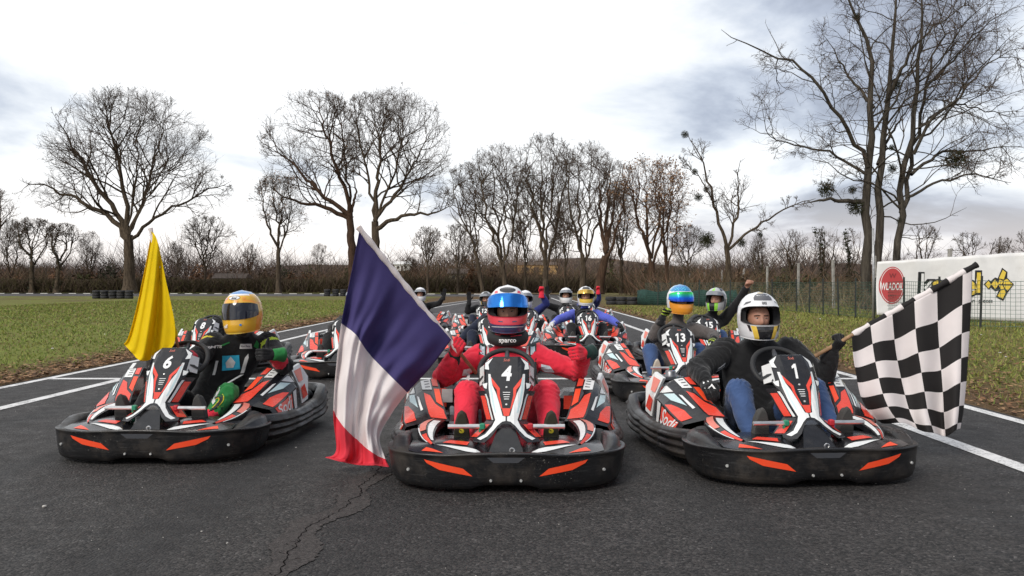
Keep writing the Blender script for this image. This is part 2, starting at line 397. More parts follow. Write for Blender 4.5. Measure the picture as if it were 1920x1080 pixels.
# ------------------------------------------------------------------ bare winter trees
def bark_mat(name, c0, c1, moss=0.0):
    m_ = bpy.data.materials.new(name); m_.use_nodes = True; t = m_.node_tree; b = t.nodes['Principled BSDF']
    tc_ = t.nodes.new('ShaderNodeTexCoord'); mp_ = t.nodes.new('ShaderNodeMapping'); mp_.inputs['Scale'].default_value = (6, 6, .9); t.links.new(tc_.outputs['Object'], mp_.inputs[0])
    n = t.nodes.new('ShaderNodeTexNoise'); n.inputs['Scale'].default_value = 1.3; n.inputs['Detail'].default_value = 6; n.inputs['Roughness'].default_value = .7; t.links.new(mp_.outputs[0], n.inputs['Vector'])
    r_ = t.nodes.new('ShaderNodeValToRGB'); r_.color_ramp.elements[0].position = .35; r_.color_ramp.elements[0].color = (*c0, 1); r_.color_ramp.elements[1].position = .68; r_.color_ramp.elements[1].color = (*c1, 1)
    t.links.new(n.outputs['Fac'], r_.inputs[0]); t.links.new(r_.outputs[0], b.inputs['Base Color'])
    b.inputs['Roughness'].default_value = .95; b.inputs['Specular IOR Level'].default_value = .1
    bp = t.nodes.new('ShaderNodeBump'); bp.inputs['Strength'].default_value = .8; bp.inputs['Distance'].default_value = .05; t.links.new(n.outputs['Fac'], bp.inputs['Height']); t.links.new(bp.outputs[0], b.inputs['Normal'])
    return m_
BARK = bark_mat('bark_oak', (.030, .022, .016), (.125, .096, .066))
BARK2 = bark_mat('bark_brown', (.034, .021, .014), (.105, .064, .042))
BARKG = bark_mat('bark_grey', (.026, .022, .019), (.10, .086, .068))
TWIG = mat('twig', (.082, .060, .046), .95, spec=.1)
TWIGB = mat('twig_brown', (.10, .060, .040), .95, spec=.1)
IVY = mat('ivy_dark', (.022, .026, .012), .7, spec=.2)

def inside(E, p):
    """smallest normalised radius of the points p over the crown's ellipsoids"""
    m_ = np.full(len(p), 9.0)
    for c, r_ in E: m_ = np.minimum(m_, np.sqrt((((p - c) / r_) ** 2).sum(1)))
    return m_
def unit(v): return v / (np.linalg.norm(v, axis=-1, keepdims=True) + 1e-9)
def tubes(P, Rr, k):
    """P (n, m, 3) centre lines, Rr (n, m) radii -> k-sided tubes"""
    n, m = P.shape[:2]; T = np.empty_like(P); T[:, 1:-1] = P[:, 2:] - P[:, :-2]; T[:, 0] = P[:, 1] - P[:, 0]; T[:, -1] = P[:, -1] - P[:, -2]; T = unit(T)
    u = unit(np.cross(T, np.array([.31, .93, .17]))); w = np.cross(T, u); a = np.arange(k) * 2 * np.pi / k
    V = P[:, :, None] + Rr[:, :, None, None] * (u[:, :, None] * np.cos(a)[None, None, :, None] + w[:, :, None] * np.sin(a)[None, None, :, None])
    i = np.arange(k) if k > 2 else np.arange(1); q = np.stack([i, (i + 1) % k, k + (i + 1) % k, k + i], 1)
    F = (q[None, None] + (np.arange(m - 1) * k)[None, :, None, None] + (np.arange(n) * m * k)[:, None, None, None]).reshape(-1, 4)
    return V.reshape(-1, 3), F
def join(parts):
    V = []; F = []; o = 0
    for v, f in parts: V.append(v); F.append(f + o); o += len(v)
    return np.concatenate(V), np.concatenate(F)

def tree(name, label, base, chains, E, R0, bark=BARK, twig=TWIG, spread=(9, 7, 6, 3), ratio=(.50, .5, .5, .5), tw=.014, gn=.16, trop=.05, leaves_n=0, ivy=0.0, group='bare winter trees', stems=1, sides=(9, 5, 3, 3, 2)):
    """chains: trunk then limbs (relative to the base); E: crown ellipsoids; spread: children per branch on each level"""
    lim = []
    for ci, ch in enumerate(chains):
        p = np.array(ch, float); seg = np.linalg.norm(np.diff(p, axis=0), axis=1); t = np.concatenate([[0], np.cumsum(seg)]); m = 15
        tt = np.linspace(0, t[-1], m); q = np.stack([np.interp(tt, t, p[:, k]) for k in range(3)], 1)
        for _ in range(2): q[1:-1] = (q[:-2] + 2 * q[1:-1] + q[2:]) / 4
        q[1:-1] += rng.normal(0, t[-1] * (.010 if ci >= stems else .004), (m - 2, 3)); f = np.linspace(0, 1, m)
        if ci < stems: rr = (R0 * (1 - .28 * f) if stems == 1 else R0 * (1 - .12 * ci) * (1 - f) ** .75 + tw) * (1 + .55 * np.clip(1 - q[:, 2] / (R0 * 3), 0, 1) ** 2)
        else:
            near = min(((np.linalg.norm(lq - q[0], axis=1).min(), lr[np.linalg.norm(lq - q[0], axis=1).argmin()]) for lq, lr, _ in lim))
            rr = near[1] * rng.uniform(.52, .74) * (1 - f) ** .85 + tw * 1.3
        lim.append((q, rr, t[-1]))
    big = [tubes(q[None], r_[None], sides[0]) for q, r_, _ in lim]
    src = lim[1:] if stems == 1 else lim
    P = np.stack([q for q, _, _ in src]); Rr = np.stack([r_ for _, r_, _ in src]); L = np.array([l for _, _, l in src])
    fine = []; ends = []
    for lv in range(4):
        n, m = P.shape[:2]
        if lv == 0: cnt = np.maximum(3 if stems == 1 else 13, (spread[0] * L / L.max()).astype(int))
        else: cnt = np.full(n, spread[lv])
        bi = np.repeat(np.arange(n), cnt); k = len(bi)
        tlo = .16 if lv == 0 else .22
        tt = tlo + (1 - tlo) * rng.random(k) ** .9
        # the last child carries the branch on
        last = np.cumsum(cnt) - 1; tt[last] = .97
        x = tt * (m - 1); i0 = np.minimum(x.astype(int), m - 2); fr = (x - i0)[:, None]
        st = P[bi, i0] * (1 - fr) + P[bi, i0 + 1] * fr; tan = unit(P[bi, i0 + 1] - P[bi, i0]); rad = Rr[bi, i0] * (1 - fr[:, 0]) + Rr[bi, i0 + 1] * fr[:, 0]
        ang = rng.uniform(R(28), R(62), k); ang[last] *= .35
        pr = unit(np.cross(tan, rng.normal(0, 1, (k, 3)))); dr = unit(tan * np.cos(ang)[:, None] + pr * np.sin(ang)[:, None])
        ln = L[bi] * ratio[lv] * rng.uniform(.6, 1.3, k) * (1.15 - .4 * tt)
        for _ in range(5):
            out = inside(E, st + dr * ln[:, None]) > rng.uniform(.92, 1.06, k); ln[out] *= .72
        keep = ln > L[bi] * ratio[lv] * .16
        st, dr, ln, rad = st[keep], dr[keep], ln[keep], rad[keep]; k = len(ln)
        ms = (9, 6, 4, 2)[lv]; Q = np.empty((k, ms, 3)); Q[:, 0] = st; cur = dr
        for j in range(1, ms):
            cur = unit(cur + rng.normal(0, gn, (k, 3)) + np.array([0, 0, trop])); Q[:, j] = Q[:, j - 1] + cur * (ln / (ms - 1))[:, None]
        f = np.linspace(0, 1, ms)[None]; r0 = np.minimum(rad * .72, tw * (.9 + ln * (1.15, 1.0, .9, .5)[lv]))
        RQ = r0[:, None] * (1 - f) ** .8 + tw * (.75, .6, .45, .22)[lv]
        (big if lv == 0 else fine).append(tubes(Q, RQ, sides[lv + 1])); P, Rr, L = Q, RQ, ln
        if lv >= 2: ends.append(Q[:, -1])
    root = empty(name, base); setp(root, label, 'tree', group)
    mk('trunk', *join(big), bark, root, smooth=True); mk('crown', *join(fine), twig, root, smooth=True)
    thin = np.concatenate(ends)
    if leaves_n:
        s = thin[rng.integers(0, len(thin), leaves_n)] + rng.normal(0, .25, (leaves_n, 3)); k = leaves_n
        a = rng.normal(0, 1, (k, 3)); b = rng.normal(0, 1, (k, 3)); a *= (.09 / np.linalg.norm(a, axis=1))[:, None]; b *= (.06 / np.linalg.norm(b, axis=1))[:, None]
        mk('withered_leaves', np.stack([s - a, s + b, s + a, s - b], 1).reshape(-1, 3), np.arange(4 * k).reshape(k, 4), LEAF, root, fm=rng.integers(0, 2, k))
    if ivy:
        k = int(2600 * ivy); q = np.concatenate([l[0] for l in lim[:3]]); s = q[rng.integers(0, len(q), k)]
        s = s + rng.normal(0, R0 * .8, (k, 3)); a = rng.normal(0, .055, (k, 3)); b = rng.normal(0, .055, (k, 3))
        mk('ivy', np.stack([s - a, s + b, s + a, s - b], 1).reshape(-1, 3), np.arange(4 * k).reshape(k, 4), IVY, root)
    return root

def rel(pts, base, d, jit=0.0):
    out = []
    for i, q in enumerate(pts):
        dd = d + (q[2] if len(q) > 2 else 0); p = W(q[0], q[1], dd); out.append((p.x - base.x, p.y - base.y + (random.uniform(-jit, jit) if i else 0), p.z))
    return out
def pixel_ell(c, rpx, d, base, depth, *_):
    p = W(c[0], c[1], d); s = d / FPX
    return [(np.array((p.x - base.x, p.y - base.y, p.z)), np.array((rpx[0] * s, depth, rpx[1] * s)))]

# big oak on the left
d = 104; b = W(240, 545, d); b.z = 0
att = sum([pixel_ell((245, 296), (168, 140), d, b, 9, 3600, .42), pixel_ell((240, 260), (130, 95), d, b, 8, 1800, .5),
                      pixel_ell((120, 366), (88, 46), d, b, 5, 900), pixel_ell((365, 360), (76, 50), d, b, 5, 900)], [])
tree('oak_tree', 'large round-crowned bare oak with a pale thick trunk, leftmost of the big trees', b,
     [rel([(243, 548), (242, 500), (241, 440)], b, d), rel([(241, 440), (232, 385), (222, 320), (208, 250), (195, 185)], b, d, 1), rel([(241, 440), (262, 385), (280, 320), (300, 255), (312, 215)], b, d, 1),
      rel([(240, 450), (205, 410), (160, 380), (100, 355), (60, 345)], b, d, 2), rel([(243, 450), (285, 410), (330, 380), (395, 350), (425, 335)], b, d, 2), rel([(241, 440), (250, 360), (262, 280), (255, 185)], b, d, 3),
      rel([(238, 445), (205, 385), (165, 330), (130, 270), (118, 225)], b, d, 2), rel([(241, 440), (290, 370), (340, 310), (375, 260)], b, d, 2)],
     att, .72, spread=(20, 7, 6, 3), tw=.0115, ratio=(.46, .56, .55, .55))
# two merged crowns in the middle
d = 100; b = W(660, 545, d); b.z = 0
att = sum([pixel_ell((588, 268), (106, 104), d, b, 8, 3000, .42), pixel_ell((545, 330), (65, 60), d, b, 6, 1000), pixel_ell((640, 330), (45, 90), d, b, 5, 800)], [])
tree('oak_tree', 'bare oak behind the tricolour flag with a broken stub and leftward spreading crown', b,
     [rel([(662, 548), (660, 470), (655, 400)], b, d), rel([(655, 400), (640, 330), (615, 260), (595, 180)], b, d, 1), rel([(660, 410), (610, 370), (565, 325), (500, 255)], b, d, 1), rel([(658, 400), (668, 360), (662, 330)], b, d), rel([(655, 410), (600, 385), (545, 375), (500, 350)], b, d, 2), rel([(655, 400), (648, 320), (640, 230), (625, 185)], b, d, 1)],
     att, .56, BARK2, spread=(20, 7, 6, 3), tw=.0115, ratio=(.46, .56, .55, .55), leaves_n=350)
d = 97; b = W(704, 545, d); b.z = 0
att = sum([pixel_ell((742, 278), (114, 122), d, b, 9, 4200, .42), pixel_ell((800, 370), (60, 30), d, b, 4, 500), pixel_ell((690, 230), (45, 65), d, b, 5, 800)], [])
tree('oak_tree', 'tall bare oak with a domed crown just right of the tricolour flag tip', b,
     [rel([(706, 548), (705, 480), (703, 415)], b, d), rel([(703, 415), (705, 350), (712, 280), (700, 210)], b, d, 1), rel([(704, 410), (745, 360), (785, 300), (800, 250)], b, d, 1), rel([(706, 430), (760, 402), (810, 405), (855, 385)], b, d, 1), rel([(703, 410), (690, 330), (672, 250), (665, 190)], b, d, 1), rel([(704, 415), (740, 330), (760, 250), (750, 200)], b, d, 1)],
     att, .55, BARK, spread=(20, 7, 6, 3), tw=.0115, ratio=(.46, .56, .55, .55))
# right-hand many-stemmed tree close to the fence
d = 36; b = W(1650, 590, d); b.z = 0
def c4(pts): return [(1280 + x / 2.077, y / 2.077, *( [z] if z else [])) for x, y, z in [(q + (0,))[:3] for q in pts]]
stems = [[(722, 1230), (722, 1080), (715, 850), (720, 650), (745, 400), (745, 200), (700, 80), (620, -10), (600, -120)],
         [(755, 1230), (757, 1080), (765, 900), (770, 600), (790, 400), (815, 250), (830, 0), (840, -150)],
         [(815, 1230), (818, 1000), (850, 830), (880, 620), (890, 450), (930, 200), (930, 0), (940, -150)],
         [(850, 830), (900, 600, .6), (960, 300, 1), (1000, 100, 1), (1040, -60, 1)],
         [(720, 650), (640, 500, -.5), (540, 340, -1), (420, 240, -1), (300, 190, -1), (150, 115, -1)],
         [(717, 680), (580, 590, .5), (420, 560, 1), (280, 505, 1)],
         [(720, 790), (560, 775, -.5), (470, 795, -1)],
         [(900, 600), (960, 480, -.5), (1100, 350, -1), (1220, 220, -1.2), (1310, 190, -1.2)],
         [(890, 680), (1000, 600, .5), (1150, 580, 1), (1320, 570, 1)],
         [(870, 770), (1000, 700, -.6), (1150, 680, -1), (1280, 712, -1)],
         [(760, 640), (830, 480, .6), (900, 390, 1)], [(790, 400), (860, 250, -1), (960, 120, -1.5), (1100, 20, -1.5)], [(745, 420), (650, 300, .8), (560, 150, 1.2)], [(920, 500), (1050, 400, 1), (1200, 440, 1.5), (1330, 450, 1.5)], [(960, 320), (1100, 180, 1), (1220, 60, 1.4), (1330, 20, 1.4)]]
chains = [rel(c4(s_), b, d) for s_ in stems]
att = sum([pixel_ell((1440, 165), (100, 90), d, b, 1.8, 2000), pixel_ell((1500, 250), (95, 75), d, b, 2, 1700), pixel_ell((1640, 90), (130, 160), d, b, 2.6, 3600),
                      pixel_ell((1800, 90), (140, 160), d, b, 2.6, 4200), pixel_ell((1830, 270), (120, 90), d, b, 2.2, 2800), pixel_ell((1600, 330), (110, 40), d, b, 1.6, 900), pixel_ell((1950, 200), (90, 180), d, b, 2, 1500)], [])
rt_tree = tree('acacia_tree', 'tall dark many-stemmed bare tree with mistletoe rising behind the white banner', b, chains, att, .22, BARKG, spread=(24, 7, 5, 3), ratio=(.36, .55, .55, .55), tw=.006, gn=.2, trop=.0, stems=3)
MIST = mat('mistletoe_green', (.036, .038, .018), .8, spec=.2)
def mistletoe(parent, c, r):
    k = 900; u = rng.normal(0, 1, (k, 3)); u /= np.linalg.norm(u, axis=1, keepdims=True); s = np.array(c) + u * r * (rng.random(k) ** .33 * rng.uniform(.75, 1.08, k))[:, None]
    a = rng.normal(0, r * .055, (k, 3)); bb = rng.normal(0, r * .03, (k, 3)); V = np.stack([s - a, s + bb, s + a, s - bb], 1).reshape(-1, 3); F = np.arange(4 * k).reshape(k, 4)
    k2 = 90; u = u[:k2]; w = rng.normal(0, r * .02, (k2, 3)); e = np.array(c) + u * r * 1.05; V2 = np.stack([np.array(c) + w, np.array(c) - w, e - w * .3, e + w * .3], 1).reshape(-1, 3)
    mk('mistletoe', np.concatenate([V, V2]), np.concatenate([F, np.arange(4 * k2).reshape(k2, 4) + 4 * k]), MIST, parent)
for x, y, r_ in ((560, 735, 38), (675, 805, 38), (1065, 620, 46), (680, 65, 18), (830, 330, 24), (815, 655, 20), (660, 740, 18), (850, 860, 20), (815, 575, 14)):
    p = W(1280 + x / 2.077, y / 2.077, d); mistletoe(rt_tree, (p.x - b.x, p.y - b.y, p.z), r_ / 2.077 * d / FPX)

# row of medium trees beyond the end of the straight
def medium(name, label, x, top, hw, d, R0, lean=0, low=440, n=700, bark=BARK, ybase=545, twig=TWIG, leaves_n=0, ivy=0.0, forks=4, spread=(13, 6, 5, 3), group='bare winter trees', D=None):
    b = W(x, ybase, d); b.z = 0; s = d / FPX; mid = (top + low) / 2
    att = sum([pixel_ell((x + lean, mid), (hw, (low - top) / 2), d, b, hw * s * .8, n * 3, .42), pixel_ell((x + lean, top + (low - top) * .35), (hw * .75, (low - top) * .33), d, b, hw * s * .6, n)], [])
    ch = [rel([(x, ybase + 5), (x + lean * .2, (ybase + low) / 2), (x + lean * .45, low)], b, d)]
    for k in range(forks):
        q = (k - (forks - 1) / 2) / max(1, forks - 1) * 1.3
        ch.append(rel([(x + lean * .45, low + (10 if k % 2 else -6)), (x + lean * .7 + q * hw * .45, low - (low - top) * .35), (x + lean + q * hw * .75, top + (low - top) * .12)], b, d, 1.2))
    return tree(name, label, b, ch, att, R0, bark, twig, spread=spread, ratio=(.5, .55, .55, .55), tw=.0095 * d / 84, leaves_n=leaves_n, ivy=ivy, group=group)
medium('oak_tree', 'small bare tree between the left oak and the tricolour flag', 522, 322, 62, 96, .30, low=470, n=600, leaves_n=500)
medium('lime_tree', 'upright bare tree, left end of the row beyond the straight', 948, 260, 84, 84, .30, lean=-12, low=500, n=700, spread=(16, 7, 6, 3))
medium('lime_tree', 'second bare tree of the row beyond the straight, tallest top', 1022, 241, 80, 82, .32, lean=4, low=500, n=800, spread=(16, 7, 6, 3))
medium('lime_tree', 'third bare tree of the row, straight above the blue hooded driver', 1092, 256, 82, 80, .34, lean=6, low=500, n=800, spread=(16, 7, 6, 3))
medium('lime_tree', 'dark leaning bare trunk right of the blue hooded driver', 1122, 292, 58, 78, .46, lean=30, low=480, n=500, bark=BARK2)
medium('oak_tree', 'dense bare oak with withered brown leaves left of the mistletoe tree', 1222, 288, 95, 74, .38, low=490, n=1100, leaves_n=1100, bark=BARK2, twig=TWIGB)
medium('oak_tree', 'brown leafed sapling close behind the concrete fence posts', 1250, 315, 48, 70, .20, low=500, n=450, leaves_n=700, bark=BARK2, twig=TWIGB)
medium('ash_tree', 'thin leaning trunk at the left of the row beyond the straight', 905, 300, 66, 88, .22, lean=-30, low=470, n=450)
medium('ash_tree', 'small bare tree with twin stems right of the tricolour flag', 802, 420, 34, 92, .16, low=505, n=260)
medium('ash_tree', 'small slender bare tree left of the row beyond the straight', 858, 415, 34, 96, .14, low=505, n=260)
medium('ash_tree', 'slender bare tree between the first two trees of the row', 985, 330, 32, 95, .16, low=490, n=300)
medium('ash_tree', 'slender bare tree between the second and third trees of the row', 1060, 345, 34, 96, .16, low=490, n=300)
medium('ash_tree', 'slender bare tree in front of the brown oak', 1165, 330, 40, 86, .2, low=490, n=380, leaves_n=700, twig=TWIGB)
# crooked tree with mistletoe, right of the row
d = 62; b = W(1366, 560, d); b.z = 0
ch = [rel([(1368, 565), (1366, 500), (1362, 460)], b, d), rel([(1362, 460), (1345, 400), (1330, 340), (1312, 290), (1288, 252)], b, d, .3), rel([(1364, 470), (1400, 440), (1440, 410), (1480, 385), (1530, 372)], b, d, .3), rel([(1364, 465), (1385, 400), (1385, 320), (1388, 300)], b, d, .3), rel([(1338, 380), (1310, 330), (1290, 310)], b, d, .3)]
att = sum([pixel_ell((1310, 300), (40, 45), d, b, 1.2, 600), pixel_ell((1400, 380), (70, 70), d, b, 2, 1400), pixel_ell((1470, 390), (60, 25), d, b, 1.2, 500), pixel_ell((1330, 400), (50, 60), d, b, 2, 700)], [])
tq_ = tree('acacia_tree', 'crooked bare tree with mistletoe balls behind the concrete fence posts', b, ch, att, .24, BARK, spread=(13, 7, 5, 3), tw=.010)
for x, y, r_ in ((1284, 252, 8), (1310, 370, 9), (1324, 355, 6), (1325, 450, 17), (1303, 322, 7), (1390, 455, 10), (1425, 440, 6)):
    p = W(x, y, d); mistletoe(tq_, (p.x - b.x, p.y - b.y, p.z), r_ * d / FPX)
# left edge, right background
medium('willow_tree', 'dark ivy-clad bare tree at the far left edge', 60, 405, 58, 112, .34, low=490, n=500, ivy=.25)
medium('willow_tree', 'leaning bare tree with broken ivy stem left of the big oak', 105, 415, 45, 106, .30, lean=14, low=495, n=360, ivy=.2)
medium('oak_tree', 'pale bare tree cut off by the left edge of the view', -20, 345, 62, 118, .36, low=480, n=600, twig=TWIGB)
medium('ash_tree', 'bare tree with arching twigs right of the left oak trunk', 385, 400, 62, 118, .22, low=500, n=450)
for i, (x, top, hw, lab) in enumerate(((1485, 428, 40, 'low bare tree directly above the white and yellow helmet'), (1545, 420, 36, 'low ivy-clad bare tree left of the many-stemmed tree'), (1592, 425, 30, 'low bushy bare tree just left of the many-stemmed trunks'), (1730, 415, 40, 'thin bare tree rising over the left part of the banner'),
                                     (1815, 432, 38, 'far bare tree above the middle of the banner'), (1872, 440, 34, 'far bare tree above the right part of the banner'), (1935, 425, 40, 'far bare tree at the right edge of the view'))):
    medium('hedge_tree', lab, x, top, hw, 66 if i < 4 else 90, .13, low=510, n=330, ivy=.12 if i in (1, 2) else 0, forks=4, spread=(8, 5, 5, 3))

# more of the same kinds standing further back (they share the shapes of the ones above)
def copy_tree_at(src, x, d, scale, rz, lab):
    p = W(x, 545, d); r_ = src.copy(); COL.objects.link(r_); r_.location = (p.x, p.y, 0); r_.rotation_euler = (0, 0, rz); r_.scale = (scale,) * 3; r_['label'] = lab; r_['group'] = 'hindmost row of bare trees'
    for chd in list(src.children):
        q = chd.copy(); COL.objects.link(q); q.parent = r_
SRC = {o['label']: o for o in COL.objects if o.type == 'EMPTY' and o.get('category') == 'tree'}
sl = [o for o in SRC.values() if o.name.startswith(('ash_tree', 'lime_tree'))]
ORD = ('first', 'second', 'third', 'fourth', 'fifth', 'sixth', 'seventh', 'eighth', 'ninth', 'tenth', 'eleventh', 'twelfth')
for i, x in enumerate((20, 170, 330, 470, 590, 770, 885, 968, 1045, 1145, 1290, 1425)):
    dd = 118 + (i * 37) % 30
    copy_tree_at(sl[i % len(sl)], x, dd, random.uniform(.85, 1.15) if x > 850 and x < 1300 else random.uniform(.5, .7), random.uniform(0, 6), 'slender bare tree of the hindmost row, %s from the left' % ORD[i])

# thicket of shrubs that closes the view behind the track
def thicket(name, n, xr, yr, hr, rad, label, cols, w):
    x = rng.uniform(*xr, n); y = rng.uniform(*yr, n)
    lf_ = np.clip(.45 + .35 * np.sin(x * .31 + 1.3) * np.sin(x * .11 + y * .2) + .35 * np.sin(x * .073 + 2) + .2 * np.sin(x * .9 + y), .06, 1.25); hh = hr[0] + (hr[1] - hr[0]) * rng.random(n) ** 1.6 * lf_
    hh = np.abs(hh) + .6
    lean = rng.normal(0, .5, (n, 2)) * hh[:, None]; bow = rng.normal(0, .2, (n, 2)) * hh[:, None]
    a = rng.uniform(0, np.pi, n); r_ = rng.uniform(.5, 1.3, n) * rad; dx, dy = np.cos(a) * r_, np.sin(a) * r_
    z0 = rng.random(n) ** 2 * hh * .5
    def lvl(t, k): return np.stack([x + lean[:, 0] * t + bow[:, 0] * t * (1 - t) * 4, y + lean[:, 1] * t + bow[:, 1] * t * (1 - t) * 4, z0 + (hh - z0) * t], 1)
    V = []
    for t, k in ((0, 1), (.5, .8), (1, .2)):
        c = lvl(t, k); o = np.stack([dx * k, dy * k, np.zeros(n)], 1); V += [c + o, c - o]
    V = np.stack(V, 1).reshape(-1, 3); T1 = np.array([[0, 1, 3, 2], [2, 3, 5, 4]])
    F = (T1[None] + (np.arange(n) * 6)[:, None, None]).reshape(-1, 4)
    cm = rng.integers(0, len(cols), n)
    return setp(mk(name, V, F, cols, fm=np.repeat(cm, 2)), label, w, kind='stuff')
TH = [mat('thicket_brown', (.16, .112, .080), .95, spec=.1), mat('thicket_dark', (.075, .055, .040), .95, spec=.1), mat('thicket_olive', (.080, .070, .036), .95, spec=.1), mat('thicket_red', (.19, .11, .072), .95, spec=.1)]
thicket('thicket', 42000, (-100, 45), (116, 140), (.8, 5.4), .032, 'brown leafless thicket closing the view behind the track', TH, 'thicket')
thicket('hedge', 12000, (-100, 42), (112, 115.5), (1.2, 2.2), .05, 'low dark hedge in front of the thicket', [TH[1], TH[1], TH[2]], 'hedge')
thicket('thicket', 15000, (11, 48), (62, 92), (1.0, 3.8), .022, 'brown scrub behind the fence right of the straight', TH, 'thicket')
thicket('dry_weeds', 5000, (10.5, 34), (27, 58), (.3, 1.5), .012, 'dry straw weeds behind the wire fence', [mat('weed_straw', (.20, .155, .085), .95, spec=.1), TH[0], TH[2]], 'weeds')
# far wooded rise
def hill_mat():
    g = NB('wooded_rise'); c = g.mix(g.mr(g.noise(.5, 5, .7), .35, .65), (.07, .052, .04), (.15, .11, .08)); return g.done(c, 1.0, .05)
V = []; F = []
xs = np.linspace(-420, 420, 260)
for i, x in enumerate(xs):
    h = 6.0 + 1.6 * math.sin(x * .021 + 1) + 1.6 * math.sin(x * .075) + random.uniform(0, .3)
    V += [(x, 205, -.2), (x, 240, h * .55), (x, 262, h), (x, 330, h * .8)]
    if i:
        for k in range(3): F.append((4 * i - 4 + k, 4 * i + k, 4 * i + k + 1, 4 * i - 3 + k))
setp(mk('hills', V, F, hill_mat()), kind='structure')
thicket('far_wood', 20000, (-190, 170), (225, 262), (6, 16), .085, 'far leafless wood along the horizon', [mat('far_twig', (.15, .115, .10), 1, spec=.05), mat('far_twig2', (.085, .066, .057), 1, spec=.05)], 'wood')
def shrubs(name, spots, label, cols):
    V = []; fm = []
    for x, y, rx, h in spots:
        k = int(400 * rx); u = rng.normal(0, 1, (k, 3)); u /= np.linalg.norm(u, axis=1, keepdims=True); u[:, 2] = np.abs(u[:, 2])
        s = np.array((x, y, 0)) + u * np.array((rx, rx * .8, h)) * (rng.random(k) ** .4 * rng.uniform(.6, 1.15, k))[:, None]; a_ = rng.normal(0, .10, (k, 3)); b_ = rng.normal(0, .10, (k, 3))
        V.append(np.stack([s - a_, s + b_, s + a_, s - b_], 1).reshape(-1, 3)); fm.append(np.full(k, rng.integers(0, len(cols))))
    V = np.concatenate(V); return setp(mk(name, V, np.arange(len(V)).reshape(-1, 4), cols, fm=np.concatenate(fm)), label, 'shrubs', kind='stuff')
SH = [mat('shrub_olive', (.055, .058, .024), .9, spec=.1), mat('shrub_dark', (.035, .036, .022), .9, spec=.1), mat('shrub_brown', (.10, .066, .042), .9, spec=.1), mat('shrub_rust', (.14, .078, .046), .9, spec=.1)]
shrubs('shrubs', [(random.uniform(-95, 40), random.uniform(113, 132), random.uniform(.8, 2.6), random.uniform(1.2, 4.6)) for _ in range(70)], 'dark evergreen and brown shrubs mixed into the thicket', SH)
shrubs('shrubs', [(random.uniform(14, 34), random.uniform(50, 75), random.uniform(.6, 1.6), random.uniform(.8, 2.2)) for _ in range(26)], 'olive and rust shrubs behind the concrete fence posts', SH)
# ------------------------------------------------------------------ text helper (flat print as thin real lettering)
def text_arrays(body, size, bold=0.0, shear=0.0, space=1.0, res=3):
    cu = bpy.data.curves.new('lettering', 'FONT'); cu.body = body; cu.size = size; cu.offset = bold; cu.shear = shear; cu.space_character = space
    cu.align_x = 'CENTER'; cu.align_y = 'CENTER'; cu.resolution_u = res; cu.fill_mode = 'FRONT'
    o = bpy.data.objects.new('lettering', cu); COL.objects.link(o)
    me = bpy.data.meshes.new_from_object(o.evaluated_get(bpy.context.evaluated_depsgraph_get()))
    V = [tuple(v.co) for v in me.vertices]; F = [tuple(p.vertices) for p in me.polygons]
    bpy.data.objects.remove(o); bpy.data.curves.remove(cu); bpy.data.meshes.remove(me)
    if V:
        a = np.array(V); a[:, 0] -= (a[:, 0].min() + a[:, 0].max()) / 2; a[:, 1] -= (a[:, 1].min() + a[:, 1].max()) / 2; V = [tuple(q) for q in a]
    return V, F
WHITE = mat('white_print', (.80, .80, .79), .45)
BLACKP = mat('black_print', (.012, .012, .013), .5)

# ------------------------------------------------------------------ right-hand wire fence, concrete posts, banner
M_post = mat('fence_post_dark', (.018, .022, .020), .6, var=.3)
M_wire = mat('fence_wire_green', (.025, .075, .055), .55)
M_conc = mat('concrete_post', (.30, .285, .26), .9, var=.25, vscale=9, bump=.3, bscale=60)
FP = [(16.5, 19.3), (12.6, 20.2), (11.35, 20.8), (10.95, 26.0), (10.9, 33.0), (9.6, 38.0), (6.9, 45.0)]
fence = empty('wire_fence', (10.9, 26, 0)); setp(fence, 'green wire mesh fence with dark posts along the right verge in front of the banner', 'fence')
fo = Vector((10.9, 26, 0))
pm = MB().tube([(0, 0, 0), (0, 0, 1.30)], .028, 6).mesh('post', M_post)
wires = MB(); total = 0
def seg_pts(a, b, step):
    a, b = Vector((*a, 0)), Vector((*b, 0)); n = max(1, round((b - a).length / step)); return [a.lerp(b, i / n) for i in range(n + 1)]
for a, b in zip(FP, FP[1:]):
    pts = seg_pts(a, b, 1.55 if a[1] < 36 else 1.2)
    for p in pts[:-1]:
        o = ob('post', pm, fence); o.location = p - fo; o.rotation_euler = (R(random.uniform(-2, 2)), R(random.uniform(-2, 2)), 0)
    for h in np.arange(.08, 1.2, .1):
        q = []
        for p, p2 in zip(pts, pts[1:]): q += [p - fo + Vector((0, 0, h)), (p + p2) / 2 - fo + Vector((0, 0, h - .025 * (h / 1.2)))]
        q.append(pts[-1] - fo + Vector((0, 0, h))); wires.tube(q, .0055 if h < 1.1 else .008, 3, caps=False)
    for p in seg_pts(a, b, .11): wires.tube([p - fo + Vector((0, 0, .05)), p - fo + Vector((0, 0, 1.17))], .0048, 3, caps=False)
wires.build('wire_mesh', M_wire, fence)
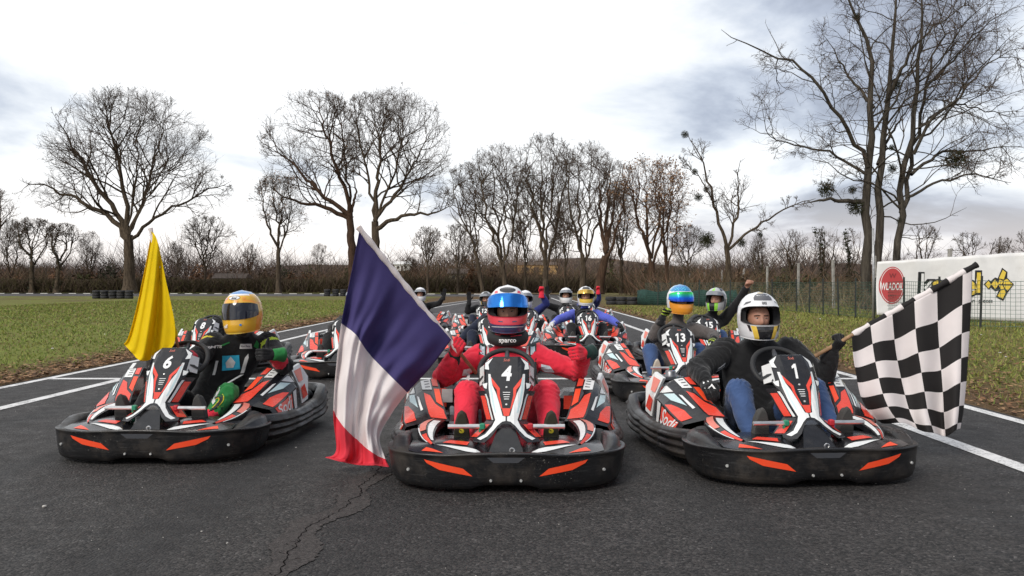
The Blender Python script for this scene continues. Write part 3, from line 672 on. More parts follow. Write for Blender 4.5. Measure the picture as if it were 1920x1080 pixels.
# green windbreak netting at the far end of the fence
M_net = mat('green_netting', (.010, .042, .033), .85, var=.4, vscale=8)
net = MB(); A0, B0 = Vector((6.55, 45.6, 0)), Vector((10.2, 39.2, 0)); nn = 26
for i in range(nn + 1):
    p = A0.lerp(B0, i / nn); k = .03 * math.sin(i * 1.9) + random.uniform(-.02, .02); top = .78 + .06 * math.sin(i * .8)
    net.v += [(p.x + k, p.y + k, .03), (p.x - k, p.y, top * .5), (p.x + k * .5, p.y + k, top)]
    if i:
        for j in range(2): net.f.append((3 * i - 3 + j, 3 * i + j, 3 * i + 1 + j, 3 * i - 2 + j)); net.m.append(0)
o = net.build('windbreak_net', M_net, smooth=True); setp(o, 'green windbreak netting at the far end of the wire fence', 'netting')
sm = o.modifiers.new('thick', 'SOLIDIFY'); sm.thickness = .006
# concrete posts with strained wire behind
cf = empty('post_fence', (14.5, 42, 0)); setp(cf, 'tall pale concrete fence posts with thin wires receding beside the straight', 'fence'); co = Vector((14.5, 42, 0))
pcm = MB().box((0, 0, 1.1), (.11, .11, 2.2), bev=.015).mesh('post', M_conc)
lp = None; cw = MB()
for d in (26.5, 33, 38, 44, 51, 58, 66, 75, 84, 94, 105, 118):
    p = Vector((11.7 + .066 * d, d, 0)); o = ob('post', pcm, cf); o.location = p - co; o.rotation_euler = (R(random.uniform(-1.5, 1.5)), R(random.uniform(-1.5, 1.5)), .1)
    if lp is not None:
        for h in (.5, 1.0, 1.5, 2.05): cw.tube([lp - co + Vector((0, 0, h)), (lp + p) / 2 - co + Vector((0, 0, h - .04)), p - co + Vector((0, 0, h))], .004, 3, caps=False)
    lp = p
cw.build('wire', M_post, cf)
# banner
bd = 25.2
BL, BR = W(1646, 540, bd), W(2010, 540, bd - 1.2)
def ban(u, v):
    """u 0..1 along, v 0..1 up"""
    p = BL.lerp(BR, u); zt = 1.08 + (534 - (491 - 24 * u)) * p.y / FPX; zb = 1.08 - ((590 + 18 * u) - 534) * p.y / FPX
    sag = .05 * math.sin(u * 40) * v ** 3 * .3
    z = zb + (zt - zb) * v + sag * .4
    off = .035 * math.sin(u * 17 + v * 2) + .025 * math.sin(u * 41 + 3 * v) * v + .05 * math.sin(v * 3 + u * 6)
    return Vector((p.x + (-.03 * (1 - v) if u < .02 else 0), p.y + off, z))
M_ban = mat('banner_vinyl', (.74, .73, .72), .45, var=.06, vscale=3, dirt=.35, dirtcol=(.42, .38, .33), dscale=1.2)
banner = empty('banner', (BL.x, BL.y, 0)); setp(banner, 'white vinyl advertising banner with red oval and yellow lettering behind the fence', 'banner'); bo = Vector((BL.x, BL.y, 0))
nu, nv = 90, 18; V = [ban(i / nu, j / nv) - bo for j in range(nv + 1) for i in range(nu + 1)]
F = [(j * (nu + 1) + i, j * (nu + 1) + i + 1, (j + 1) * (nu + 1) + i + 1, (j + 1) * (nu + 1) + i) for j in range(nv) for i in range(nu)]
o = mk('vinyl_sheet', V, F, M_ban, banner, smooth=True); m_ = o.modifiers.new('thick', 'SOLIDIFY'); m_.thickness = .004
Lb = (BR - BL).length
def on_banner(px, py):
    """picture position -> (u, v) on the banner"""
    u = (px - 1646) / (2010 - 1646); d_ = bd - 1.2 * u; return u, (( (590 + 18 * u) - py) / ((590 + 18 * u) - (491 - 24 * u)))
def stick(name, V2, F, m_, off):
    """V2 in picture pixels laid onto the vinyl"""
    out = []
    for x, y in V2:
        u, v = on_banner(x, y); out.append(ban(u, v) - bo + Vector((0, -off, 0)))
    return mk(name, out, F, m_, banner)
def dense_poly(pts, cell=6.0):
    bm = bmesh.new(); vs = [bm.verts.new((x, y, 0)) for x, y in pts]; bm.faces.new(vs)
    xs = [p[0] for p in pts]; ys_ = [p[1] for p in pts]
    for k in np.arange(min(xs) + cell, max(xs), cell): bmesh.ops.bisect_plane(bm, geom=bm.verts[:] + bm.edges[:] + bm.faces[:], plane_co=(k, 0, 0), plane_no=(1, 0, 0))
    for k in np.arange(min(ys_) + cell, max(ys_), cell): bmesh.ops.bisect_plane(bm, geom=bm.verts[:] + bm.edges[:] + bm.faces[:], plane_co=(0, k, 0), plane_no=(0, 1, 0))
    bmesh.ops.triangulate(bm, faces=bm.faces[:]); bm.verts.index_update()
    V = [(v.co.x, v.co.y) for v in bm.verts]; F = [tuple(v.index for v in f.verts) for f in bm.faces]; bm.free(); return V, F
M_red = mat('banner_red', (.48, .055, .06), .5, dirt=.2, dirtcol=(.2, .1, .09)); M_yel = mat('banner_yellow', (.72, .52, .06), .5)
def oval(cx, cy, rx, ry, n=48): return [(cx + rx * math.cos(2 * math.pi * k / n), cy + ry * math.sin(2 * math.pi * k / n)) for k in range(n)]
stick('oval_logo', *dense_poly(oval(1675, 535, 24, 35)), M_red, .012); stick('oval_logo', *dense_poly(oval(1675, 535, 22, 33)), WHITE, .016); stick('oval_logo', *dense_poly(oval(1675, 535, 21, 32)), M_red, .020)
def letters(name, body, cx, cy, h, m_, off, bold=0.0, shear=0.0, sx=1.0, space=1.0, flip=-1):
    V2, F = text_arrays(body, 1.0, bold, shear, space); a = np.array(V2); hh = a[:, 1].max() - a[:, 1].min(); k = h / hh
    return stick(name, [(cx + q[0] * k * sx, cy + flip * q[1] * k) for q in a], F, m_, off)
letters('lettering', 'WLADOIL', 1675, 537, 14, WHITE, .026, .02, .12, .50)
letters('lettering', 'W', 1675, 517, 9, mat('banner_darkred', (.2, .03, .035), .5), .026, .02)
letters('lettering', '1921', 1675, 555, 6, mat('banner_darkred', (.2, .03, .035), .5), .026, .02)
letters('outline_letter', 'k', 1741, 533, 46, BLACKP, .014, .07); letters('lettering', 'k', 1741, 533, 40, WHITE, .022, .0)
for ch, x, y, h in (('a', 1763, 540, 34), ('r', 1783, 540, 32), ('t', 1800, 536, 40), ('e', 1819, 540, 34), ('l', 1836, 530, 46)):
    letters('outline_letter', ch, x, y, h, BLACKP, .014 , .075); letters('lettering', ch, x, y, h * .82, M_yel, .022, .02)
letters('lettering', 'competition  pieces', 1822, 565, 9, BLACKP, .016, .01)
def dia(cx, cy, rx, ry, name, m_, off): return stick(name, *dense_poly([(cx - rx, cy), (cx, cy - ry), (cx + rx, cy), (cx, cy + ry)]), m_, off)
def poly(pts, m_, off, name='arrow_mark'): return stick(name, *dense_poly(pts), m_, off)
poly([(1845, 533), (1855, 524), (1859, 527), (1868, 520), (1873, 522), (1882, 502), (1892, 510), (1891, 521), (1904, 533), (1891, 548), (1882, 564), (1868, 557), (1874, 544), (1867, 546), (1859, 539), (1855, 543)], BLACKP, .014)
for c in ((1854, 533.5, 6, 7), (1867, 533, 7, 9)): dia(*c, 'arrow_mark', M_yel, .02)
for pts in ([(1875, 522), (1883, 506), (1889, 511), (1884, 524)], [(1876, 524), (1883, 527), (1880, 533), (1873, 532)], [(1884, 526), (1890, 523), (1901, 533), (1883, 533)], [(1883, 535), (1900, 535), (1890, 545), (1886, 541)], [(1874, 534), (1881, 535), (1884, 541), (1878, 543)], [(1877, 545), (1884, 543), (1887, 548), (1881, 560), (1871, 555)]): poly(pts, M_yel, .02)
# supports of the banner
for px, top, lab in ((1637, 428, 'pale scaffold pole standing at the left end of the banner'), (1790, 480, 'slim pole behind the banner, half way along')):
    p = W(px, 534, bd + .35); zt = 1.08 + (534 - top) * p.y / FPX
    o = MB().tube([(0, 0, 0), (.01, 0, zt * .5), (0, 0, zt)], .035, 8).build('pole', mat('galvanised', (.38, .38, .38), .45, .6, var=.2), smooth=True); o.location = (p.x, p.y, 0)
    o.data.name = 'pole'; setp(o, lab, 'pole')
# tyre barriers
M_tyre = mat('barrier_rubber', (.018, .018, .020), .8, var=.4, vscale=12, dirt=.5, dirtcol=(.10, .085, .065))
tyre_me = MB().lathe([(.16, 0), (.16, .19), (.20, .21), (.29, .20), (.31, .14), (.31, .05), (.29, 0), (.20, -.01), (.16, 0)], (0, 0, .01), (0, 0, 1), 16).mesh('tyre', M_tyre, True)
def tyre_wall(label, a, b, n, rows, sc_=1.0):
    a, b = Vector(a), Vector(b); root = empty('tyre_barrier', a); setp(root, label, 'tyre barrier', 'tyre barriers')
    for i in range(n):
        for j in range(rows):
            o = ob('tyre', tyre_me, root); o.location = (b - a) * (i / max(1, n - 1)) + Vector((random.uniform(-.03, .03), random.uniform(-.03, .03), j * .215 * sc_)); o.scale = (sc_,) * 3; o.rotation_euler = (0, 0, random.uniform(0, 6))
tyre_wall('low black tyre barrier at the left end of the green netting', W(1146, 560, 46.5).to_2d().to_3d(), (6.9, 45.9, 0), 4, 2)
tyre_wall('dark tyre barrier at the foot of the large left oak', (-32.6, 66.5, 0), (-29.8, 66, 0), 5, 3)
tyre_wall('dark tyre barrier end on the far track beside the tricolour flag', (-18.0, 82, 0), (-15.0, 82.4, 0), 5, 3)
# striped kerb of the far track
def kerb_mat():
    g = NB('kerb_stripes'); x, y, z = g.xyz(); w = g.math('FRACT', g.math('MULTIPLY', x, .55)); return g.done(g.mix(g.mr(w, .49, .51), (.02, .02, .02), (.55, .54, .52)), .8)
kb = MB()
for a, b in zip([(-140, 106.3), (-60, 103.3), (-12, 98.3), (2.2, 92.2)], [(-60, 103.3), (-12, 98.3), (2.2, 92.2), (6.3, 84)]):
    a, b = Vector((*a, 0)), Vector((*b, 0)); t = (b - a).normalized(); n_ = Vector((-t.y, t.x, 0)); q = [a, b, b + n_ * .5, a + n_ * .5]
    kb.add([p + Vector((0, 0, h)) for h in (.0, .07) for p in q], [(4, 5, 6, 7), (0, 1, 5, 4), (1, 2, 6, 5), (2, 3, 7, 6), (3, 0, 4, 7)])
setp(kb.build('kerb', kerb_mat()), kind='structure')
# far huts and vehicles seen between the trees
M_wall = mat('hut_wall', (.42, .36, .26), .9, var=.2, vscale=2); M_roof = mat('hut_roof', (.10, .075, .06), .9); M_pane = mat('hut_window', (.03, .035, .04), .2)
def hut(label, px, py, d, w, h, wall=M_wall, roofc=M_roof, cat='hut', name='hut'):
    p = W(px, py, d); root = empty(name, (p.x, p.y, 0)); setp(root, label, cat)
    zb = max(.0, p.z - h); MB().box((0, 0, zb + h / 2), (w, 2.6, h)).build('wall', wall, root)
    b = MB(); hw = w / 2 + .25
    b.add([(-hw, -1.6, zb + h), (hw, -1.6, zb + h), (hw, 1.6, zb + h), (-hw, 1.6, zb + h), (-hw, 0, zb + h + .7), (hw, 0, zb + h + .7)], [(0, 1, 5, 4), (2, 3, 4, 5), (0, 4, 3), (1, 2, 5), (3, 2, 1, 0)]); b.build('roof', roofc, root)
    for k in (-1, 1): MB().box((k * w * .25, -1.32, zb + h * .55), (w * .16, .06, h * .35)).build('window', M_pane, root)
    MB().box((0, -1.32, zb + h * .4), (w * .12, .06, h * .7)).build('door', M_roof, root)
    if zb > .05: MB().box((0, 0, zb / 2), (w * .98, 2.5, zb)).build('plinth', TH[1], root)
hut('small tan hut in the thicket right of the tricolour flag', 860, 513, 121, 2.6, 1.2)
hut('low beige hut in the thicket right of the yellow flag', 435, 522, 119, 4.2, 1.3, mat('hut_beige', (.24, .20, .13), .9, var=.2))
hut('tiny far house with ochre wall between the trees above the white helmet', 1005, 497, 200, 10, 2.2, mat('far_ochre', (.55, .34, .14), .9))
hut('pale far van-like cabin left of the row of trees', 755, 496, 190, 3.4, 1.4, mat('far_white', (.7, .69, .67), .6), mat('far_white', (.7, .69, .67), .6), 'cabin', 'cabin')
# ------------------------------------------------------------------ the rental kart (nose at the origin, pointing to -Y)
def plastic_mat():
    """scuffed black bumper plastic with grey scratches and brown road dirt low down"""
    m_ = bpy.data.materials.new('bumper_plastic'); m_.use_nodes = True; t = m_.node_tree; b = t.nodes['Principled BSDF']
    tc_ = t.nodes.new('ShaderNodeTexCoord'); geo = t.nodes.new('ShaderNodeNewGeometry')
    oi = t.nodes.new('ShaderNodeObjectInfo'); ad = t.nodes.new('ShaderNodeVectorMath'); ad.operation = 'ADD'
    sc_ = t.nodes.new('ShaderNodeVectorMath'); sc_.operation = 'SCALE'; sc_.inputs[3].default_value = 37.0
    cb_ = t.nodes.new('ShaderNodeCombineXYZ'); t.links.new(oi.outputs['Random'], cb_.inputs[0]); t.links.new(oi.outputs['Random'], cb_.inputs[1]); t.links.new(cb_.outputs[0], sc_.inputs[0])
    t.links.new(tc_.outputs['Object'], ad.inputs[0]); t.links.new(sc_.outputs[0], ad.inputs[1]); vec = ad.outputs[0]
    def noise(s, det, rough=.5, v=None):
        n = t.nodes.new('ShaderNodeTexNoise'); n.inputs['Scale'].default_value = s; n.inputs['Detail'].default_value = det; n.inputs['Roughness'].default_value = rough; t.links.new(v or vec, n.inputs['Vector']); return n.outputs['Fac']
    def mr(v, a, b_, c=0, d=1):
        n = t.nodes.new('ShaderNodeMapRange'); t.links.new(v, n.inputs[0])
        for i, q in enumerate((a, b_, c, d)): n.inputs[i + 1].default_value = q
        return n.outputs[0]
    def mix(f, a, b_):
        n = t.nodes.new('ShaderNodeMix'); n.data_type = 'RGBA'; t.links.new(f, n.inputs[0])
        for i, q in ((6, a), (7, b_)):
            if isinstance(q, tuple): n.inputs[i].default_value = (*q, 1)
            else: t.links.new(q, n.inputs[i])
        return n.outputs[2]
    mp_ = t.nodes.new('ShaderNodeMapping'); mp_.inputs['Scale'].default_value = (2.2, 2.2, 40); t.links.new(vec, mp_.inputs[0])
    scr = mr(noise(4, 6, .7, mp_.outputs[0]), .55, .72, 0, .75); dirt = mr(noise(4, 8, .72), .47, .72, 0, .75); spot = mr(noise(90, 2, .5), .66, .70, 0, .8)
    gt = t.nodes.new('ShaderNodeMath'); gt.operation = 'MULTIPLY'; t.links.new(spot, gt.inputs[0]); t.links.new(mr(noise(3.5, 3), .50, .66), gt.inputs[1]); spot = gt.outputs[0]
    c = mix(scr, (.0095, .0095, .0105), (.060, .060, .061)); c = mix(dirt, c, (.048, .036, .026)); c = mix(spot, c, (.16, .15, .13))
    t.links.new(c, b.inputs['Base Color'])
    rg = t.nodes.new('ShaderNodeMath'); rg.operation = 'ADD'; t.links.new(mr(noise(9, 4), .3, .7, .24, .42), rg.inputs[0]); t.links.new(mr(dirt, 0, .6, 0, .4), rg.inputs[1]); t.links.new(rg.outputs[0], b.inputs['Roughness'])
    bp = t.nodes.new('ShaderNodeBump'); bp.inputs['Strength'].default_value = .25; bp.inputs['Distance'].default_value = .002; t.links.new(noise(160, 3), bp.inputs['Height']); t.links.new(bp.outputs[0], b.inputs['Normal'])
    b.inputs['Specular IOR Level'].default_value = .5
    return m_
PL = plastic_mat()
GLOSS = mat('panel_black', (.011, .011, .013), .24, var=.3, vscale=30, dirt=.25, dirtcol=(.07, .06, .05), dscale=9, coat=.15)
KRED = mat('decal_red', (.74, .062, .036), .27, var=.06, vscale=12, dirt=.18, dirtcol=(.35, .14, .10), dscale=14)
KORG = mat('decal_orange', (.86, .072, .020), .38, var=.05, dirt=.25, dirtcol=(.3, .09, .05), dscale=20)
KWHT = mat('decal_white', (.74, .75, .74), .27, var=.04, dirt=.22, dirtcol=(.42, .39, .35), dscale=14)
KICE = mat('decal_pale_blue', (.52, .68, .70), .27, dirt=.2, dirtcol=(.4, .42, .4), dscale=14)
KPNK = mat('decal_salmon', (.70, .20, .15), .38, dirt=.2, dirtcol=(.4, .2, .18), dscale=14)
KGRY = mat('decal_graphite', (.055, .058, .066), .4, dirt=.2)
STEEL = mat('steel', (.62, .62, .62), .28, .9, var=.15); CHROME = mat('dark_steel', (.20, .20, .21), .4, .8, var=.3, dirt=.4)
RUB = mat('tyre_rubber', (.020, .020, .021), .72, var=.35, vscale=25, bump=.5, bscale=90, dirt=.5, dirtcol=(.075, .065, .055))
SEATM = mat('seat_black', (.016, .016, .018), .5, var=.3); GRIP = mat('wheel_grip', (.014, .014, .015), .6, bump=.5, bscale=300)
RIM = mat('rim_grey', (.22, .22, .23), .4, .6); FLOORM = mat('floor_pan', (.10, .10, .105), .5, .5, var=.3, dirt=.5)
PRED = mat('pedal_red', (.45, .02, .03), .45); PGRN = mat('pedal_green', (.02, .22, .12), .45); SILV = mat('bolt_silver', (.65, .65, .63), .35, .6)

def spline(pts, n):
    p = np.array(pts, float); seg = np.linalg.norm(np.diff(p, axis=0), axis=1); t = np.concatenate([[0], np.cumsum(seg)]) / seg.sum(); out = []
    for u in np.linspace(0, 1, n):
        i = min(np.searchsorted(t, u, side='right') - 1, len(p) - 2); f = (u - t[i]) / (t[i + 1] - t[i])
        p0, p1, p2, p3 = p[max(i - 1, 0)], p[i], p[i + 1], p[min(i + 2, len(p) - 1)]
        out.append(.5 * ((2 * p1) + (-p0 + p2) * f + (2 * p0 - 5 * p1 + 4 * p2 - p3) * f * f + (-p0 + 3 * p1 - 3 * p2 + p3) * f ** 3))
    return np.array(out)
def grid_mesh(rows, closed=False):
    """rows: list of equally long point lists -> verts, faces"""
    m = len(rows[0]); V = [tuple(p) for r_ in rows for p in r_]; F = []
    for i in range(len(rows) - 1):
        for j in range(m - (0 if closed else 1)):
            k = (j + 1) % m; F.append((i * m + j, i * m + k, (i + 1) * m + k, (i + 1) * m + j))
    return V, F
def cap(V, F, first, last): F.append(tuple(first)); F.append(tuple(last)); return V, F
def cut_poly(pts, us, vs):
    """flat polygon cut along the given u and v lines"""
    bm = bmesh.new(); f = bm.faces.new([bm.verts.new((x, y, 0)) for x, y in pts])
    if f.normal.z < 0: f.normal_flip()
    for k in us: bmesh.ops.bisect_plane(bm, geom=bm.verts[:] + bm.edges[:] + bm.faces[:], plane_co=(k, 0, 0), plane_no=(1, 0, 0))
    for k in vs: bmesh.ops.bisect_plane(bm, geom=bm.verts[:] + bm.edges[:] + bm.faces[:], plane_co=(0, k, 0), plane_no=(0, 1, 0))
    bmesh.ops.triangulate(bm, faces=bm.faces[:]); bm.verts.index_update()
    V = [(v.co.x, v.co.y) for v in bm.verts]; F = [tuple(v.index for v in q.verts) for q in bm.faces]; bm.free(); return V, F
def mir(pts): return [(-x, y) for x, y in pts][::-1]

class Builder:
    """collects the parts of the prototype kart: (name, mesh, parent index or None)"""
    def __init__(s): s.items = []
    def add(s, name, me, parent=None): s.items.append((name, me, parent)); return len(s.items) - 1
    def mb(s, name, b, mats, parent=None, smooth=False): return s.add(name, b.mesh(name, mats, smooth), parent)
    def vf(s, name, V, F, mats, parent=None, smooth=False, fm=None): return s.add(name, me_new(name, V, F, mats, fm, smooth), parent)
K = Builder()

# --- front bumper
half = [(0, 0), (.16, .003), (.32, .022), (.45, .068), (.54, .145), (.595, .25), (.622, .37), (.615, .47), (.575, .54)]
plan = spline([(-x, y) for x, y in half[::-1]][:-1] + half, 57)
def sstep(a, b, x): t = min(1, max(0, (x - a) / (b - a))); return t * t * (3 - 2 * t)
def bump_section(i):
    x, y = plan[i]; t = plan[min(i + 1, len(plan) - 1)] - plan[max(i - 1, 0)]; t /= np.linalg.norm(t); n = np.array([t[1], -t[0]])
    ax = abs(x); e = abs(i - 28) / 28
    zb = .045 - .022 * sstep(.13, .16, ax) + .006 * sstep(.34, .5, ax) + .05 * sstep(.62, .98, e); zl = .205 + .012 * math.cos(min(1, ax / .3) * math.pi / 2) - .012 * sstep(.5, .75, e)
    up = .060 * sstep(.50, .80, e); zt = zl - .006 + up; w = .035 + .045 * sstep(.5, .8, e)
    pr = [(-.075, zb + .02), (-.03, zb), (-.012, zb + .004), (-.002, zb + .03), (.004, zb + .07), (.010, zl - .03), (.012, zl - .012), (.016, zl - .008), (.016, zl + .001), (.010, zl + .004), (-.004, zl + .001), (-.008, zl - .004 + up * .15), (-.010 - up * .1, zl - .002 + up * .6), (-.020 - up * .3, zt), (-.02 - w, zt + .002), (-.035 - w, zt - .012 - up * .3), (-.038 - w, zt - .05 - up * .5)]
    return [(x + n[0] * o, y + n[1] * o, z) for o, z in pr]
rows = [bump_section(i) for i in range(len(plan))]
V, F = grid_mesh(rows); m = len(rows[0]); F.append(tuple(range(m - 1, -1, -1))); F.append(tuple(range((len(rows) - 1) * m, len(rows) * m)))
FB = K.vf('front_bumper', V, F, PL, smooth=True)
def face_pt(x, z, off=.003):
    """point on the bumper face"""
    i = int(np.argmin(np.abs(plan[8:49, 0] - x))) + 8; j = i + 1 if plan[i, 0] < x else i - 1; f = (x - plan[i, 0]) / (plan[j, 0] - plan[i, 0] + 1e-9)
    def ev(k):
        s_ = rows[k][3:7]; zz = [q[2] for q in s_]; return np.array([np.interp(z, zz, [q[c] for q in s_]) for c in range(2)])
    p = ev(i) * (1 - f) + ev(j) * f; t = plan[min(i + 1, 56)] - plan[i - 1]; t /= np.linalg.norm(t); return (p[0] + t[1] * off, p[1] - t[0] * off, z)
for s in (1, -1):
    pts = [(.165, .098), (.212, .138), (.405, .178), (.392, .160), (.33, .128)]
    pts = pts if s > 0 else mir(pts)
    V2, F2 = cut_poly(pts, np.arange(-.42, .43, .02), []); V = [face_pt(x, z) for x, z in V2]
    # give the reflector a little thickness
    K.vf('reflector', V, F2, KORG, FB)
    K.mb('bolt', MB().lathe([(.0, .006), (.006, .006), (.008, 0)], face_pt(s * .075, .075, .002), (0, -1, 0), 10), SILV, FB)
    K.mb('bolt', MB().lathe([(.0, .006), (.007, .006), (.009, 0)], face_pt(s * .49, .115, .002), (s * .5, -1, 0), 10), SILV, FB)
V2, F2 = cut_poly([(-.095, .196), (.095, .196), (.06, .168), (-.06, .168)], np.arange(-.08, .09, .02), []); K.vf('moulded_recess', [face_pt(x, z, .002) for x, z in V2], F2, KGRY, FB)

# --- nose deck behind the lip
def deck(x, y):
    ax = abs(x); return .196 + .050 * sstep(.0, .26, y) * (1 - .55 * sstep(.30, .5, ax)) - .035 * (1 - sstep(.08, .16, ax)) * sstep(.02, .12, y)
xs = np.linspace(-.5, .5, 29); ysd = np.linspace(0, 1, 9)
def deck_y(x, t): y0 = np.interp(abs(x), [0, .16, .32, .45, .5], [.018, .022, .042, .088, .13]); return y0 + (.36 - y0) * t
rows_d = [[(x, deck_y(x, t), deck(x, deck_y(x, t))) for t in ysd] for x in xs]
V, F = grid_mesh(rows_d); DK = K.vf('nose_deck', V, [f[::-1] for f in F], GLOSS, smooth=True)
def on_deck(poly_, m_, name='deck_decal', off=.003):
    V2, F2 = cut_poly(poly_, np.arange(-.5, .5, .035), np.arange(.02, .4, .03)); K.vf(name, [(x, y, deck(x, y) + off) for x, y in V2], F2, m_, DK)
for s in (1, -1):
    f_ = (lambda p: p) if s > 0 else mir
    on_deck(f_([(.10, .050), (.20, .080), (.36, .165), (.20, .128), (.125, .090)]), KWHT)
    on_deck(f_([(.20, .150), (.33, .185), (.29, .215), (.19, .19)]), KRED)
    on_deck(f_([(.315, .062), (.43, .105), (.41, .150), (.375, .120)]), KORG)
# --- black nose support under the fairing
b = MB(); b.add([(-.10, .06, .17), (.10, .06, .17), (.13, .30, .20), (-.13, .30, .20), (-.045, .20, .31), (.045, .20, .31), (.045, .30, .33), (-.045, .30, .33)], [(0, 1, 5, 4), (1, 2, 6, 5), (2, 3, 7, 6), (3, 0, 4, 7), (4, 5, 6, 7)]); K.mb('nose_support', b, GLOSS)
K.mb('tow_eye', MB().tube([(.03 + .012 * math.cos(a), .075, .215 + .012 * math.sin(a)) for a in np.linspace(0, 2 * math.pi, 13)[:-1]], .004, 6, closed=True), STEEL)

# --- steering fairing with number plate: everything drawn in front view (x, z), depth from fy
def fy(x, z):
    y = np.interp(z, [.24, .27, .345, .42, .52, .60, .67], [.105, .13, .215, .285, .37, .435, .505]); w = np.interp(z, [.25, .30, .345, .42, .52, .60, .66], [.10, .05, .03, .05, .075, .075, .06])
    return y + max(0, abs(x) - w) ** 1.15 * 1.15
hf = [(0, .668), (.074, .668), (.121, .636), (.126, .60), (.117, .552), (.136, .526), (.128, .503), (.101, .468), (.086, .42), (.069, .372), (.063, .347), (.078, .325), (.112, .288), (.166, .262), (.168, .246), (.112, .248), (.078, .275), (.046, .312), (.022, .331), (0, .335)]
outline = hf + [(-x, z) for x, z in hf[::-1]][1:-1]
CU, CV = np.arange(-.16, .17, .02), np.arange(.25, .67, .02)
V2, F2 = cut_poly(outline, CU, CV); nv_ = len(V2)
V = [(x, fy(x, z), z) for x, z in V2] + [(x * .94, fy(x, z) + .016, z) for x, z in V2]
edges = {}
for f in F2:
    for a, b_ in zip(f, f[1:] + f[:1]): edges[(a, b_)] = edges.get((a, b_), 0) + 1
F = [f for f in F2] + [tuple(i + nv_ for i in f[::-1]) for f in F2] + [(b_, a, a + nv_, b_ + nv_) for (a, b_) in edges if (b_, a) not in edges]
FA = K.vf('front_fairing', V, F, GLOSS)
def on_fair(poly_, m_, name='fairing_decal', off=.0025, parent=None):
    V2, F2 = cut_poly(poly_, CU, CV); return K.vf(name, [(x, fy(x, z) - off, z) for x, z in V2], F2, m_, FA if parent is None else parent)
wh = [(.100, .578), (.096, .50), (.083, .43), (.066, .374), (.058, .350), (.074, .320), (.108, .284), (.150, .262), (.132, .258), (.098, .276), (.066, .304), (.046, .326), (.022, .344), (.004, .348), (.004, .368), (.020, .372), (.034, .42), (.055, .48), (.076, .52), (.088, .578)]
for s in (1, -1):
    f_ = (lambda p: p) if s > 0 else mir
    on_fair(f_(wh), KWHT); on_fair(f_([(.092, .560), (.0885, .50), (.077, .44), (.061, .385), (.054, .385), (.068, .44), (.079, .50), (.083, .56)]), KICE, off=.0035)
    on_fair(f_([(.092, .572), (.072, .520), (.053, .500), (.049, .470), (.027, .405), (.020, .405), (.036, .470), (.036, .506), (.056, .530)]), KRED)
    on_fair(f_([(.076, .663), (.118, .633), (.122, .602), (.096, .600), (.101, .626)]), KWHT); on_fair(f_([(.132, .524), (.104, .532), (.108, .500), (.122, .505)]), KWHT)
    # flank that folds back from the panel
    zs = [.262, .30, .345, .40, .45, .49]; xe = [.150, .106, .063, .081, .094, .112]
    A_ = [(s * x, fy(x, z) + .008, z) for x, z in zip(xe, zs)]; B_ = [(s * (x + .045), fy(x, z) + .085, z - .012) for x, z in zip(xe, zs)]
    V, F = grid_mesh([A_, B_]); FL = K.vf('fairing_flank', V, F, GLOSS, FA)
    def fl(a, b_, u0, u1, m_):
        q = []
        for t in np.linspace(a, b_, 5):
            i = min(int(t), 4); fr = t - i; pa, pb = [np.array(A_[i]) * (1 - fr) + np.array(A_[i + 1]) * fr, np.array(B_[i]) * (1 - fr) + np.array(B_[i + 1]) * fr]; o_ = np.array((s * .003, -.002, 0))
            q.append([tuple(pa + (pb - pa) * u0 + o_), tuple(pa + (pb - pa) * u1 + o_)])
        V, F = grid_mesh(q); K.vf('flank_decal', V, F, m_, FA)
    fl(.15, 1.6, .1, .85, KRED); fl(2.1, 4.4, .3, .85, KRED); fl(2.05, 4.6, .02, .22, KWHT)
    # side wing behind the plate with white web
    K.vf('fairing_wing', [(s * .124, .475, .625), (s * .15, .54, .60), (s * .15, .50, .50), (s * .122, .40, .53)], [(0, 1, 2, 3)], KWHT, FA)
    K.vf('fairing_wing', [(s * .122, .47, .595), (s * .153, .545, .56), (s * .157, .52, .52), (s * .128, .44, .56)], [(0, 1, 2, 3)], BLACKP, FA)
on_fair([(-.024, .408), (.024, .408), (.013, .371), (-.013, .371)], KRED)
on_fair([(-.026, .47), (.026, .47), (.012, .415), (-.012, .415)], BLACKP)
for k in range(4): on_fair([(-.02 + .002 * k, .488 - .011 * k), (.02 - .002 * k, .488 - .011 * k), (.019 - .002 * k, .4845 - .011 * k), (-.019 + .002 * k, .4845 - .011 * k)], KWHT, 'vent_louvre', .0045)
for z in (.512, .426): K.mb('bolt', MB().lathe([(0, .004), (.005, .003), (.007, 0)], (0, fy(0, z) - .002, z), (0, -1, .8), 10), SILV, FA)
V2, F2 = text_arrays('Sodi', .020, .0, .25); K.vf('maker_script', [(x, fy(x, .652 + y) - .003, .652 + y) for x, y, _ in V2], F2, KPNK, FA)

# --- side pods: bilinear table, u across (inner -> outer -> skirt), v along
class Surf:
    def __init__(s, us, vs, tab): s.us, s.vs, s.t = us, vs, np.array(tab, float)
    def __call__(s, u, v):
        i = min(max(np.searchsorted(s.vs, v, side='right') - 1, 0), len(s.vs) - 2); j = min(max(np.searchsorted(s.us, u, side='right') - 1, 0), len(s.us) - 2)
        a = (v - s.vs[i]) / (s.vs[i + 1] - s.vs[i]); b_ = (u - s.us[j]) / (s.us[j + 1] - s.us[j]); T = s.t
        return (T[i, j] * (1 - a) + T[i + 1, j] * a) * (1 - b_) + (T[i, j + 1] * (1 - a) + T[i + 1, j + 1] * a) * b_
    def normal(s, u, v, h=.01):
        u0, u1, v0, v1 = max(0, u - h), min(1, u + h), max(0, v - h), min(1, v + h); n = np.cross(s(u1, v) - s(u0, v), s(u, v1) - s(u, v0)); return n / (np.linalg.norm(n) + 1e-9)
us, vs = [0, .34, .44, .72, 1], [0, .12, .35, .6, .85, 1]
